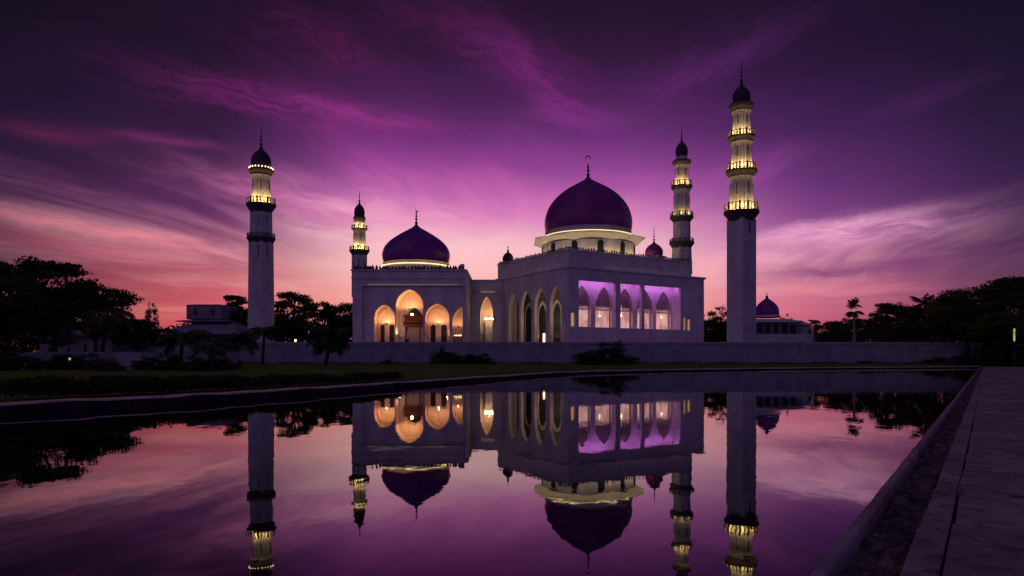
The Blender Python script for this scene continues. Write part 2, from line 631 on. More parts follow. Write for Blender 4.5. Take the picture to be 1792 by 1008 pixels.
def lamp(name, kind, loc, energy, colour, parent=None, size=.25, **kw):
    d = bpy.data.lights.new(name, kind)
    d.energy = energy
    d.color = colour
    if kind in ('POINT', 'SPOT'):
        d.shadow_soft_size = size
    for k, v in kw.items():
        setattr(d, k, v)
    o = bpy.data.objects.new(name, d)
    COL.objects.link(o)
    o.location = loc
    if parent is not None:
        o.parent = parent
    return o


def added_uplight(x, y, z, energy, colour, parent, rr=.34):
    """a lamp shining up into the vault, hidden from below by an added dish on a rod"""
    mb = MB()
    mb.lathe([(.03, z - .16), (rr * .6, z - .12), (rr, z + .03), (rr * .93, z + .03), (rr * .5, z - .08), (.02, z - .10)], 16, (x, y))
    mb.lathe([(.012, z - .1), (.012, z + 2.2)], 5, (x, y))
    mb.build('added_uplight', GRILLE, parent, smooth=40)  # dish and rod added to screen the lamp from below
    lamp('uplight_lamp', 'POINT', (x, y, z + .01), energy, colour, parent, .07)


def arch(x0, x1, z0, zs, zt, n=11, tip=.24, q=None):
    """pointed arch outline, counter-clockwise from bottom left ... (x,z)"""
    cx, a, r = (x0 + x1) / 2, (x1 - x0) / 2, zt - zs
    top = []
    for i in range(n + 1):
        t = (i / n)
        x = a * math.sin(t * math.pi / 2)       # 0..a
        k = x / a
        top.append((x, zs + r * ((1 - tip) * math.sqrt(max(0.0, 1 - k * k)) + tip * (1 - k))))
    right = [(cx + x, z) for x, z in reversed(top)]     # from spring to apex on right
    left = [(cx - x, z) for x, z in top[1:]]            # apex to spring on left
    return [(x0, z0), (x1, z0)] + right + left


def merlons(mb, x0, x1, y, z, step, w, h, M=None, rnd=None, thick=.16):
    n = max(1, int(abs(x1 - x0) / step))
    for i in range(n):
        x = x0 + (i + .5) * (x1 - x0) / n
        hh = h * (rnd.uniform(.65, 1.35) if rnd else 1)
        v = [(x - w / 2, y - thick / 2, z), (x + w / 2, y - thick / 2, z), (x + w / 2, y + thick / 2, z), (x - w / 2, y + thick / 2, z),
             (x - w / 2, y - thick / 2, z + hh * .55), (x + w / 2, y - thick / 2, z + hh * .55), (x + w / 2, y + thick / 2, z + hh * .55), (x - w / 2, y + thick / 2, z + hh * .55),
             (x, y, z + hh)]
        f = [(0, 1, 5, 4), (1, 2, 6, 5), (2, 3, 7, 6), (3, 0, 4, 7), (4, 5, 8), (5, 6, 8), (6, 7, 8), (7, 4, 8), (0, 3, 2, 1)]
        mb.add(v, f, M)


def smooth_prof(pts, k=5):
    out = []
    n = len(pts)
    for i in range(n - 1):
        p0, p1, p2, p3 = pts[max(i - 1, 0)], pts[i], pts[i + 1], pts[min(i + 2, n - 1)]
        for j in range(k):
            t = j / k
            out.append(tuple(.5 * (2 * b + (c - a) * t + (2 * a - 5 * b + 4 * c - d) * t * t + (3 * b - a - 3 * c + d) * t ** 3) for a, b, c, d in zip(p0, p1, p2, p3)))
    out.append(pts[-1])
    return [(max(r, .001), z) for r, z in out]


def finial(mb, z0, z1, r, c=(0, 0), balls=3, n=10):
    """a turned metal rod with diminishing balls"""
    h = z1 - z0
    pr = [(r * 1.9, z0 - h * .03), (r * 1.3, z0 + h * .03), (r * .6, z0 + h * .08)]
    zc = z0 + h * .16
    rb = r * 1.45
    for i in range(balls):
        for a in (-75, -45, 0, 45, 75):
            pr.append((max(rb * math.cos(R(a)), r * .35), zc + rb * 1.15 * math.sin(R(a))))
        zc += rb * (2.35 if balls > 4 else 3.0)
        rb *= .84 if balls > 4 else .78
    pr = [q for q in pr if q[1] < z0 + h * .86]
    pr += [(r * .4, z0 + h * .8 if pr[-1][1] < z0 + h * .78 else pr[-1][1] + .02), (r * .06, z1)]
    mb.lathe(pr, n, c)


def W(x, y, D):
    return ((x - CX) / F * D, D, EYE + (HY - y) / F * D)


rng = random.Random(7)
TER = 4.2            # terrace level the mosque stands on

# ------------------------------------------------------------------ pool, banks, walkway
E = Vector((.5706, .8212, 0))
Nn = Vector((.8212, -.5706, 0))
O = Vector((1.55, 3.6, 0))
bank_pts = [(-22.0, -14.0), (-20.0, -2.0), (-16.5, 8.5), (-12.9, 17.2), (-10.4, 20.9), (-8.4, 25.4), (-5.6, 32.7), (-1.7, 44.0), (5.4, 62.0), (11.5, 69.5), (19.4, 77.0), (38.6, 90.5), (57.7, 99.5), (72.6, 105.9)]


def dense(pts, k=6):
    out = []
    n = len(pts)
    for i in range(n - 1):
        p0, p1, p2, p3 = pts[max(i - 1, 0)], pts[i], pts[i + 1], pts[min(i + 2, n - 1)]
        for j in range(k):
            t = j / k
            out.append(tuple(.5 * (2 * b + (c - a) * t + (2 * a - 5 * b + 4 * c - d) * t * t + (3 * b - a - 3 * c + d) * t ** 3) for a, b, c, d in zip(p0, p1, p2, p3)))
    out.append(pts[-1])
    return out


bank = dense(bank_pts)


def offset_curve(c, d):
    out = []
    for i, p in enumerate(c):
        a, b = c[max(i - 1, 0)], c[min(i + 1, len(c) - 1)]
        tx, ty = b[0] - a[0], b[1] - a[1]
        l = math.hypot(tx, ty)
        out.append((p[0] - ty / l * d, p[1] + tx / l * d))
    return out


far_corner = O + E * 124.6
near_end = O - E * 24
pool = [(p[0], p[1]) for p in bank] + [(far_corner.x, far_corner.y), (near_end.x, near_end.y)]
pool_big = offset_curve(bank, .35) + [((far_corner + Nn * .08).x, (far_corner + Nn * .08).y + .3), ((near_end + Nn * .08).x, (near_end + Nn * .08).y)]


def flat_poly(name, loops, z, material):
    flat = [p for l in loops for p in l]
    tris = tessellate_polygon([[Vector((p[0], p[1], 0)) for p in l] for l in loops])
    f = []
    for t in tris:
        a, b, c = (Vector((*flat[i], 0)) for i in t)
        f.append(tuple(t) if (b - a).cross(c - a).z > 0 else (t[0], t[2], t[1]))
    mb = MB()
    mb.add([(x, y, z) for x, y in flat], f)
    return struct(mb.build(name, material))


flat_poly('water', [pool_big], 0.0, water_mat())
ground_hole = offset_curve(bank, .3) + [((far_corner + Nn * .05).x, (far_corner + Nn * .05).y + .25), ((near_end + Nn * .05).x, (near_end + Nn * .05).y)]
flat_poly('ground', [[(-2500, -2500), (2500, -2500), (2500, 2500), (-2500, 2500)], ground_hole], .08, SOIL)
pb = MB()
pb.add([(x, y, -1.2) for x, y in pool_big], [tuple(range(len(pool_big)))])
struct(pb.build('pool_bed', BANKM))

# left and far kerb: pale coping over a dark bank
c0, c1 = offset_curve(bank, -.02), offset_curve(bank, .34)
cb = offset_curve(bank, .10)
v, f = [], []
n = len(bank)
for i in range(n):
    jit = .018 * math.sin(i * 2.3) + .012 * math.sin(i * 5.1)
    lip = .245 - .085 * min(1, max(0, c0[i][1] / 85))
    for (x, y), z in ((c0[i], lip + jit), (c0[i], .265 + jit), (c1[i], .285 + jit * .6), (c1[i], .05)):
        v.append((x, y, z))
for i in range(n - 1):
    for k in range(3):
        f.append((i * 4 + k, i * 4 + k + 1, (i + 1) * 4 + k + 1, (i + 1) * 4 + k))
struct(MB().add(v, f).build('kerb', KERBM))
cb = offset_curve(bank, .02)
v = [(x, y, .24) for x, y in cb] + [(x, y, -1.2) for x, y in cb]
struct(MB().add(v, [(i, i + 1, n + i + 1, n + i) for i in range(n - 1)]).build('bank', BANKM))

# lawn: rises gently from the coping to the foot of the wall
targets = []
for i, p in enumerate(bank):
    t = i / (n - 1)
    targets.append((-190 + 268 * min(1, t / .93) if t < .93 else 78 + (t - .93) * 60, 40 + 72 * min(1, t * 4.2)))
v, f = [], []
K = 16
for i in range(n):
    for k in range(K + 1):
        s = (k / K) ** 1.6
        a, b = c1[i], targets[i]
        z = .235 + .42 * (s ** .8) + .03 * math.sin(i * 1.7 + k) * s
        v.append((a[0] + (b[0] - a[0]) * s, a[1] + (b[1] - a[1]) * s, z))
for i in range(n - 1):
    for k in range(K):
        f.append((i * (K + 1) + k, i * (K + 1) + k + 1, (i + 1) * (K + 1) + k + 1, (i + 1) * (K + 1) + k))
struct(MB().add(v, f).build('lawn', lawn_mat(), smooth=60))


# right walkway: pool coping, sunken gutter with debris, worn slabs
def along(s, d, z):
    p = O + E * s + Nn * d
    return (p.x, p.y, z)


mb = MB()
kr = random.Random(3)
s = -24.0
while s < 123.8:
    L = kr.uniform(1.7, 2.3)
    z = .25 + kr.uniform(-.008, .01)
    e = min(s + L - .008, 124.4)
    w = .075 + kr.uniform(-.006, .006)
    sub = 8
    vv, ff = [], []
    for i in range(sub + 1):
        q = s + (e - s) * i / sub
        j = kr.uniform(-.004, .004)
        for d, zz in ((.0 + j, -.6), (.0 + j, z - .012), (.014 + j, z), (w - .010, z + .002), (w + j, z - .014), (w + j, -.1)):
            vv.append(along(q, d, zz))
    for i in range(sub):
        for k in range(5):
            ff.append((i * 6 + k, (i + 1) * 6 + k, (i + 1) * 6 + k + 1, i * 6 + k + 1))
    ff.append((0, 1, 2, 3, 4, 5))
    ff.append(tuple(sub * 6 + k for k in (5, 4, 3, 2, 1, 0)))
    mb.add(vv, ff)
    s += L
struct(mb.build('pool_coping', COPINGM))

mb = MB()
vv, ff = [], []
m_ = 9
ns = 520
for i in range(ns + 1):
    q = -20 + 144 * (i / ns) ** 1.5
    for k in range(m_):
        d = .072 + (.42 - .072) * k / (m_ - 1)
        vv.append(along(q, d, .125 + kr.uniform(-.03, .03) + .02 * math.sin(q * 2.1 + k)))
for i in range(ns):
    for k in range(m_ - 1):
        ff.append((i * m_ + k, i * m_ + k + 1, (i + 1) * m_ + k + 1, (i + 1) * m_ + k))
mb.add(vv, ff)
for i in range(420):                       # broken chips and dead leaves lying in the channel
    q = 34 * kr.random() ** 1.3 - 2
    d = kr.uniform(.10, .37)
    r = kr.uniform(.01, .035) * (2 if kr.random() < .08 else 1)
    c = Vector(along(q, d, .14 + kr.uniform(0, .03)))
    a = kr.uniform(0, 6.28)
    pts = [(c.x + r * math.cos(a + t) * kr.uniform(.6, 1.3), c.y + r * math.sin(a + t) * kr.uniform(.6, 1.3), c.z + kr.uniform(-.01, .02)) for t in (0, 1.3, 2.6, 3.9, 5.1)]
    mb.add(pts + [(c.x, c.y, c.z + r * .7)], [(0, 1, 5), (1, 2, 5), (2, 3, 5), (3, 4, 5), (4, 0, 5)])
struct(mb.build('gutter', DEBRIS))

mb = MB()
# narrow edging course of the slabs beside the gutter
s = -22.0
while s < 123.8:
    L = kr.uniform(.85, 1.3)
    e = min(s + L - .012, 124.2)
    z = .245 + kr.uniform(-.012, .012)
    j0, j1 = kr.uniform(-.012, .012), kr.uniform(-.012, .012)
    b = .008
    vv = [along(s, .40 + j0, -.1), along(e, .40 + j1, -.1), along(e, .572, -.1), along(s, .572, -.1),
          along(s, .40 + j0, z - b), along(e, .40 + j1, z - b), along(e, .572, z - b), along(s, .572, z - b),
          along(s + b, .41 + j0, z), along(e - b, .41 + j1, z), along(e - b, .557, z), along(s + b, .557, z)]
    ff = [(0, 1, 5, 4), (1, 2, 6, 5), (2, 3, 7, 6), (3, 0, 4, 7), (4, 5, 9, 8), (5, 6, 10, 9), (6, 7, 11, 10), (7, 4, 8, 11), (8, 9, 10, 11)]
    mb.add(vv, [q[::-1] for q in ff])
    s += L
cols = [.568, 1.75, 2.95, 4.1, 5.4, 6.6, 8.0, 9.6, 11.5, 14]
for a, bq in zip(cols[:-1], cols[1:]):
    s = -22.0 + kr.uniform(0, 1)
    while s < 123.5:
        L = kr.uniform(1.25, 1.75)
        e = min(s + L - .02, 124.2)
        zs = [.252 + kr.uniform(-.016, .016) for _ in range(4)]
        ja, jb = kr.uniform(-.004, .03), kr.uniform(-.02, .02)
        b = .014
        p = [(s, a + .008 + ja), (e, a + .008 + ja * .3), (e + jb, bq - .012), (s, bq - .012)]
        p2 = [(s + b, a + .008 + b + ja), (e - b, a + .008 + b + ja * .3), (e - b, bq - .012 - b), (s + b, bq - .012 - b)]
        vv = [along(x, d, -.1) for x, d in p] + [along(x, d, z - b) for (x, d), z in zip(p, zs)] + [along(x, d, z) for (x, d), z in zip(p2, zs)]
        mb.add(vv, [q[::-1] for q in ff])
        s += L
struct(mb.build('path', slab_mat()))
mb = MB()
mb.add([along(-24, .41, .222), along(124.5, .41, .222), along(124.5, 14.2, .222), along(-24, 14.2, .222)], [(3, 2, 1, 0)])
struct(mb.build('path_bed', SOIL))

# ------------------------------------------------------------------ terrace and its walls
mb = MB()
mb.box(-66, 77, 113.2, 190, .0, TER)
struct(mb.build('terrace', FLOORM))
rw = thing('retaining_wall', 'long low grey wall along the lawn below the mosque terrace', 'wall', (0, 112.4, .2))
mb = MB()
mb.box(-52, 77.5, 0, .7, -.4, 3.62)
mb.build('wall_body', GREYWALL, rw)
mb = MB()
mb.box(-52.1, 77.6, -.10, .79, 3.622, 3.80)
mb.build('coping', GREYWALL, rw)
mb = MB()
for i in range(22):
    x = -50 + i * 6
    mb.box(x, x + .4, -.06, -.002, -.3, 3.60)
mb.build('buttress', GREYWALL, rw)

gw = thing('garden_wall', 'short grey garden wall behind the small palms left of the lawn', 'wall', (0, 62, .3))
mb = MB()
mb.box(-46, -25.0, 0, .35, -.3, 1.62)
mb.build('wall_body', GREYWALL, gw)
mb = MB()
mb.box(-46.05, -24.95, -.05, .40, 1.623, 1.72)
mb.build('coping', GREYWALL, gw)

# ------------------------------------------------------------------ prayer hall
TH = R(32.2)
C0 = (10.36, 125.0)
hall = thing('prayer_hall', 'largest white mosque building with the big purple dome and violet lit windows', 'mosque', (C0[0], C0[1], TER), TH)
LU, LV, WING = 32.0, 25.4, 35.6
H1, H2 = 18.35 - TER, 21.4 - TER
ML = Matrix.Translation((0, LV, 0)) @ Matrix.Rotation(R(-90), 4, 'Z')      # left face: x runs back-to-corner
rec = dict(x0=2.35, x1=28.7, z0=7.35 - TER, z1=16.0 - TER)
T = .7
mb = MB()
rect = [(rec['x0'], rec['z0']), (rec['x1'], rec['z0']), (rec['x1'], rec['z1']), (rec['x0'], rec['z1'])]
sm = [(.55, 1.45, 7.4 - TER, 9.9 - TER), (29.6, 30.25, 7.3 - TER, 9.9 - TER), (30.75, 31.6, 7.3 - TER, 9.6 - TER)]
holes = [rect] + [[(a, c), (b, c), (b, d), (a, d)] for a, b, c, d in sm]
mb.wall([(0, 0), (WING, 0), (WING, H1), (0, H1)], holes, 0, T)
mb.build('front_wall', PLASTER, hall)
# arcade face
ARC = [(4.1, 3.7), (9.2, 4.0), (14.2, 3.9), (18.9, 3.9)]
holes = []
for t, w in ARC:
    x = LV - t
    holes.append(arch(x - w / 2, x + w / 2, 0.04, 11.4 - TER, 15.1 - TER))
mb = MB()
mb.wall([(0, 0), (LV - T, 0), (LV - T, H1), (0, H1)], holes, 0, .75, ML)
mb.build('arcade_wall', PLASTER, hall, smooth=40)
# other walls, ceilings, roofs
mb = MB()
mb.box(WING - T, WING, T, LV, 0, H1)
mb.box(.75, WING - T, LV - T, LV, 0, H1)
mb.build('rear_wall', PLASTER, hall)
mb = MB()
mb.box(.75, WING - T, T, LV - T, H1 - .4, H1 - .02)
mb.build('roof', ROOFM, hall)
mb = MB()
mb.box(-.35, WING + .25, -.35, -.003, H1 - .22, H1 + .18)
mb.box(-.35, -.003, -.002, LV + .2, H1 - .22, H1 + .18)
mb.box(-.003, WING + .25, -.002, LV + .2, H1 + .002, H1 + .18)
mb.build('cornice', PLASTER, hall)
# attic storey above the cornice
mb = MB()
mb.box(.15, LU, .15, LV, H1 + .183, H2)
mb.build('attic', PLASTER, hall)
mb = MB()
mb.box(-.02, LU + .15, -.02, LV + .15, H2 + .002, H2 + .22)
mb.build('attic_coping', PLASTER, hall)
mb = MB()
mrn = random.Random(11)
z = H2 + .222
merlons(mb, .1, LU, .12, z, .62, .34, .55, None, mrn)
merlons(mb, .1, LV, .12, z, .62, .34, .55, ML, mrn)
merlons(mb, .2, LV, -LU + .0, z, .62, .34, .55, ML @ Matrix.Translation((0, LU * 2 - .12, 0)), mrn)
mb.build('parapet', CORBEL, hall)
# faint cove light on the cornice ledge
mb = MB()
mb.box(8.0, 29.5, -.16, -.11, H1 + .185, H1 + .215)
mb.build('ledge_glow', PEACH, hall)
mb = MB()
mb.box(-.16, -.11, 2, 16, H1 + .185, H1 + .215)
mb.build('ledge_glow', PEACH, hall)
# corner pilasters
for args in ((LV - 1.9, LV - .7, -.14, -.003, 0, H1 - .25, ML), (1.2, 2.3, -.14, -.003, 0, H1 - .25, ML), (WING - 3.3, WING - 2.9, -.12, -.003, 0, H1 - .25)):
    MB().box(*args).build('pilaster', PLASTER, hall)
# window gallery: recess with window wall behind
GD = 3.1
mb = MB()
WHW = 2.15
WT = .65


def win_top(dx):
    k = min(1, abs(dx) / WHW)
    return wzs + (wzt - wzs) * (.58 * math.sqrt(1 - k * k) + .42 * (1 - k))


winc = [4.95, 10.35, 15.7, 21.1, 26.25]
wz0, wzs, wzt = 7.40 - TER, 11.3 - TER, 15.35 - TER
wins = [arch(c - WHW, c + WHW, wz0 + .02, wzs, wzt, tip=.42) for c in winc]
mb.wall([(rec['x0'] - 1.2, wz0 - .4), (rec['x1'] + .5, wz0 - .4), (rec['x1'] + .5, 16.75 - TER), (rec['x0'] - 1.2, 16.75 - TER)], wins, GD - WT, GD)
mb.build('gallery_wall', PLASTER, hall, smooth=40)
mb = MB()
mb.box(rec['x0'] - 1.2, rec['x1'] + .5, T + .002, GD - WT - .003, wz0 - .4, wz0 - .06)
mb.box(rec['x0'] - 1.2, rec['x1'] + .5, T + .002, GD - WT - .003, rec['z1'] + .5, rec['z1'] + .7)
mb.box(rec['x1'] + .003, rec['x1'] + .4, T + .002, GD - WT - .003, wz0 - .05, rec['z1'] + .49)
mb.box(rec['x0'] - .4, rec['x0'] - .003, T + .002, GD - WT - .003, wz0 - .05, rec['z1'] + .49)
mb.build('gallery_lining', PLASTER, hall)
for a, b in ((11.3, 12.5), (18.0, 18.75)):
    mb = MB()
    mb.box(a, b, .02, T, rec['z0'], rec['z1'])
    mb.build('pier', PLASTER, hall)
for a, b in ((2.6, 11.1), (12.7, 17.8), (18.95, 28.5)):
    mb = MB()
    mb.box(a, b, T + .02, T + .10, rec['z1'] + .12, rec['z1'] + .2)
    mb.build('violet_light', PURPLE, hall)
for i, c in enumerate(winc):
    wmb = MB()                                       # lattice in the head of each window
    for k in range(-5, 6):
        x = c + k * .4
        wmb.box(x - .06, x + .06, GD - .50, GD - .44, wzs - .35, max(win_top(x - c), wzs))
    zz = wzs - .35
    while zz < wzt - .2:
        hw = WHW
        while hw > .05 and win_top(hw) < zz and zz > wzs:
            hw -= .03
        wmb.box(c - hw, c + hw, GD - .434, GD - .39, zz - .06, zz + .06)
        zz += .4
    win = wmb.build('window', LATTICE, hall)
    fr = MB()
    ao = arch(c - WHW - .14, c + WHW + .14, wz0 + .03, wzs, wzt + .2, tip=.42)
    fr.wall(ao, [arch(c - WHW, c + WHW, wz0 + .06, wzs, wzt, tip=.42)], GD - WT - .09, GD - WT - .004)
    fr.build('frame', PLASTER, win)
    tm = MB()
    tm.box(c - WHW, c + WHW, GD - .55, GD - .36, wzs - .55, wzs - .36)
    tm.build('transom', PLASTER, win)
    cm = MB()
    vv, ff = [], []
    for k in range(61):
        x = c - 2.35 + 4.7 * k / 60
        y = GD + .5 + .07 * math.sin(k * 1.15 + i) + .04 * math.sin(k * .47 + i * 2)
        vv += [(x, y, wz0 - .3), (x, y, wzs + .3)]
    for k in range(60):
        ff.append((2 * k, 2 * k + 2, 2 * k + 3, 2 * k + 1))
    cm.add(vv, ff)
    cm.build('curtain', CURTAIN, win, smooth=60)
    if i in (1, 2, 4):
        bm_ = MB()
        bm_.lathe([(.01, -.16), (.13, -.1), (.18, 0), (.13, .12), (.05, .2), (.012, .24), (.012, 2.1)], 12, (c - .55 + .2 * i, GD + .15))
        o = bm_.build('wall_lamp', SOFTBULB, win)
        o.location = (0, 0, 10.0 - TER - .25 * i % .5)
for a, b, c, d in sm:
    mb = MB()
    mb.box(a - .05, b + .05, .45, .5, c - .05, d + .05)
    mb.build('small_window', glow('small_window_glow', (1.0, .55, .25), .45), hall)
# arcade gallery behind the left face
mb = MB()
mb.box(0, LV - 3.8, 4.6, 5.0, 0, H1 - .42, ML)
mb.build('inner_wall', INNERSHADE, hall)
mb = MB()
mb.box(.8, LV - 3.8, .752, 4.598, H1 - .9, H1 - .45, ML)
mb.build('arcade_ceiling', PLASTER, hall)
for k, (t, w) in enumerate(ARC[:3]):
    x = LV - t - 5.6
    mb = MB()
    ar = arch(x - 1.3, x + 1.3, .05, 10.2 - TER, 12.6 - TER)
    mb.wall(ar, [], 4.50, 4.58, ML)
    mb.build('inner_door', DOORM, hall)
    mb = MB()
    ar2 = arch(x - 1.6, x + 1.6, .05, 10.4 - TER, 13.2 - TER)
    mb.wall(ar2, [arch(x - 1.32, x + 1.32, .07, 10.2 - TER, 12.64 - TER)], 4.40, 4.598, ML)
    mb.build('door_surround', PLASTER, hall)
for t, zz, d, r in ((10.3, 9.0, 2.6, .26), (5.0, 9.4, 2.8, .34), (14.8, 8.6, 2.6, .16)):
    mb = MB()
    p = ML @ Vector((LV - t, d, 0))
    zz -= TER
    mb.lathe([(.02, zz - r * 1.6), (r * .7, zz - r), (r, zz), (r * .8, zz + r), (.04, zz + r * 1.4), (.02, zz + r * 1.6), (.02, H1 - .95)], 10, (p.x, p.y))
    mb.build('lantern', BULB, hall)
    added_uplight(p.x + .5, p.y + .8, 1.5, 60, (1, .5, .30), hall, .2)
mb = MB()
p = ML @ Vector((LV - 14.0, 4.25, 0))
mb.box(p.x - .05, p.x + .02, p.y - .35, p.y + .25, .1, 2.4)
mb.build('lit_doorway', SOFTBULB, hall)

for q in (29.6, 30.6):                                # slim lamp poles on the roof edge
    mb = MB()
    mb.tube([(q, 1.2, H2 + .2), (q, 1.2, H2 + 2.3), (q + .35, 1.2, H2 + 2.5)], [.05, .045, .04], 6)
    mb.box(q + .2, q + .8, 1.12, 1.28, H2 + 2.5, H2 + 2.6)
    mb.build('roof_lamp_pole', DARKMETAL, hall)

# great dome
dc = Vector((16.0 - C0[0], 143.5 - C0[1], 0))
dc.rotate(Matrix.Rotation(-TH, 3, 'Z'))
dcx, dcy = dc.x, dc.y
U = .04765


def ZD(zy):
    return EYE + (628 - (250 + zy / 2.52)) * 143.5 / F - TER


prof = [(182, 408), (188, 392), (192.5, 360), (187, 322), (172, 285), (143, 247), (104, 214), (66, 191), (36, 174), (15, 161), (5, 148)]
mb = MB()
mb.lathe(smooth_prof([(r * U, ZD(y)) for r, y in prof], 6), 96, (dcx, dcy))
dome = mb.build('dome', VIOLET, hall, smooth=40)
mb = MB()
mb.lathe([(196 * U, ZD(421)), (197 * U, ZD(416)), (188 * U, ZD(412)), (186 * U, ZD(398)), (190 * U, ZD(396)), (183 * U, ZD(394))], 96, (dcx, dcy))
mb.build('dome_ring', PLASTER, dome, smooth=30)
mb = MB()
mb.torus(199 * U, .05, ZD(421), 96, 6, (dcx, dcy))
mb.build('light_strip', YELLOW_DIM, dome)
mb = MB()
finial(mb, ZD(152), ZD(84), .25, (dcx, dcy), 6, 12)
fin = mb.build('finial', DARKMETAL, dome, smooth=50)
mb = MB()
zc = ZD(70)
rr = .68
vv, ff = [], []
NC = 20
for i in range(NC + 1):                              # crescent opening upward to the right
    a = R(-150 + 280 * i / NC) + R(100)
    w = .21 * math.sin(math.pi * i / NC) + .012
    for q, y in ((rr - w, -.05), (rr, -.07), (rr, .07), (rr - w, .05)):
        vv.append((dcx + q * math.cos(a) * .8, dcy + y, zc + q * math.sin(a)))
for i in range(NC):
    for k in range(4):
        ff.append((i * 4 + k, i * 4 + (k + 1) % 4, (i + 1) * 4 + (k + 1) % 4, (i + 1) * 4 + k))
mb.add(vv, ff, Matrix.Translation((dcx, dcy, 0)) @ Matrix.Rotation(-TH, 4, 'Z') @ Matrix.Translation((-dcx, -dcy, 0)))
mb.build('crescent', DARKMETAL, dome)
# flared eight-sided skirt and drum
mb = MB()
mb.lathe([(206 * U, ZD(458)), (222 * U, ZD(450)), (236 * U, ZD(443)), (254 * U, ZD(436.5)), (255 * U, ZD(435)), (236 * U, ZD(434)), (217 * U, ZD(429)), (205 * U, ZD(424)), (197 * U, ZD(421.5))], 8, (dcx, dcy), rot=R(22.5) - TH)
mb.build('skirt', PLASTER, hall, smooth=20)
mb = MB()
mb.lathe([(205 * U, H2 - .3), (205 * U, ZD(458.5))], 64, (dcx, dcy))
drum = mb.build('drum', PLASTER, hall, smooth=30)
mb = MB()
mb.torus(222 * U, .08, H2 + .45, 96, 6, (dcx, dcy))
mb.build('light_strip', YELLOW_DIM2, drum)
for k in range(12):
    a = 2 * math.pi * k / 12 + .1
    Mx = Matrix.Translation((dcx, dcy, 0)) @ Matrix.Rotation(a, 4, 'Z') @ Matrix.Translation((0, -205 * U, 0))
    mb = MB()
    mb.wall(arch(-.6, .6, H2 + .3, ZD(474), ZD(461)), [], -.06, .1, Mx)
    mb.build('drum_window', DOORM, drum)

# small roof cupolas
def cupola(px, py_base, py_tip, py_fin, hw, D, m):
    s = D / F
    p = Vector((W(px, 0, D)[0] - C0[0], D - C0[1], 0))
    p.rotate(Matrix.Rotation(-TH, 3, 'Z'))
    zb = W(0, py_base, D)[2] - TER
    zt = W(0, py_tip, D)[2] - TER
    r = hw * s
    h = zt - zb
    mb = MB()
    mb.lathe([(r * 1.15, H2 + .1), (r * 1.15, zb - .12), (r * 1.3, zb - .1), (r * 1.3, zb + .02)], 24, (p.x, p.y))
    base = mb.build('cupola', PLASTER, hall, smooth=30)
    mb = MB()
    mb.lathe(smooth_prof([(r * .84, zb), (r * .98, zb + h * .18), (r, zb + h * .34), (r * .9, zb + h * .55), (r * .62, zb + h * .75), (r * .26, zb + h * .9), (r * .06, zt)], 4), 32, (p.x, p.y))
    mb.build('cupola_dome', m, base, smooth=50)
    mb = MB()
    finial(mb, zt, W(0, py_fin, D)[2] - TER, .16, (p.x, p.y), 3, 8)
    mb.build('cupola_finial', DARKMETAL, base, smooth=50)


cupola(889, 459, 440, 430, 9.6, 143.5, DARKDOME)
cupola(1144.5, 450, 424, 396, 15.6, 150.0, VIOLET)

# ------------------------------------------------------------------ entrance hall (frontal block on the left)
DE = 130.0
ex0, ex1 = W(617, 0, DE)[0], W(815, 0, DE)[0]
ent = thing('entrance_hall', 'white mosque block with glowing arched porches under the smaller indigo dome', 'mosque', (ex0, DE, TER))
EW = ex1 - ex0


def EX(px):
    return W(px, 0, DE)[0] - ex0


def EZ(py, D=DE):
    return EYE + (HY - py) * D / F - TER


HE = EZ(474)
fx0, fx1, fz1 = EX(634), EX(810), EZ(500)
mb = MB()
mb.wall([(0, 0), (EW, 0), (EW, HE), (0, HE)], [[(fx0, .03), (fx1, .03), (fx1, fz1), (fx0, fz1)]], 0, .5)
mb.build('front_wall', PLASTER, ent)
mb = MB()
mb.box(0, .5, .502, 24, 0, HE)
mb.box(EW - .5, EW, .502, 24, 0, HE)
mb.box(.503, EW - .503, 23.5, 24, 0, HE)
mb.build('rear_wall', PLASTER, ent)
mb = MB()
mb.box(.503, EW - .503, .503, 23.49, HE - .4, HE - .05)
mb.build('roof', ROOFM, ent)
mb = MB()
mb.box(fx0 - .14, fx1 + .14, -.07, -.003, fz1 + .003, fz1 + .17)
mb.box(fx1 + .003, fx1 + .14, -.07, -.003, .05, fz1)
mb.box(fx0 - .14, fx0 - .003, -.07, -.003, .05, fz1)
mb.build('frame', CREAM, ent)
MB().box(fx0 + 1, fx1 - 1, -.068, -.03, fz1 + .172, fz1 + .2).build('ledge_glow', PEACH, ent)  # glowing line added for the highlight along the frame top
mb = MB()
mb.box(-.22, EW + .2, -.22, -.003, EZ(487), EZ(484.5))
mb.build('moulding', PLASTER, ent)
mb = MB()
mb.box(-.3, EW + .3, -.3, 24.2, HE + .003, HE + .28)
mb.build('coping', PLASTER, ent)
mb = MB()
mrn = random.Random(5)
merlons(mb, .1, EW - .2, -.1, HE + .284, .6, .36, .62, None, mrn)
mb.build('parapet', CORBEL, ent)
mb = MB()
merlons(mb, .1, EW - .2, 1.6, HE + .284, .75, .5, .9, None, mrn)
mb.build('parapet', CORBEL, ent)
MB().box(EW - 1.1, EW - .3, .3, 1.1, HE + .284, HE + 1.35).build('roof_turret', PLASTER, ent)
NICHE = [(EX(654), EX(690), EZ(556), EZ(533), 'side'), (EX(691.5), EX(740), EZ(535), EZ(506), 'centre'), (EX(743.5), EX(786), EZ(556), EZ(531), 'side')]
YP = .52
holes = []
for a, b, zs, zt, kk in NICHE:
    holes.append(arch(a, b, .05, zs, zt, 14, .15))
a4, b4, zs4, zt4 = EX(791), EX(809.5), EZ(563), EZ(537)
half = arch(a4, a4 + 2 * (b4 - a4), .05, zs4, zt4, 14, .15)
half = [(a4, .05), (b4, .05)] + [q for q in half[2:] if q[0] <= b4 + 1e-6]
holes.append(half)
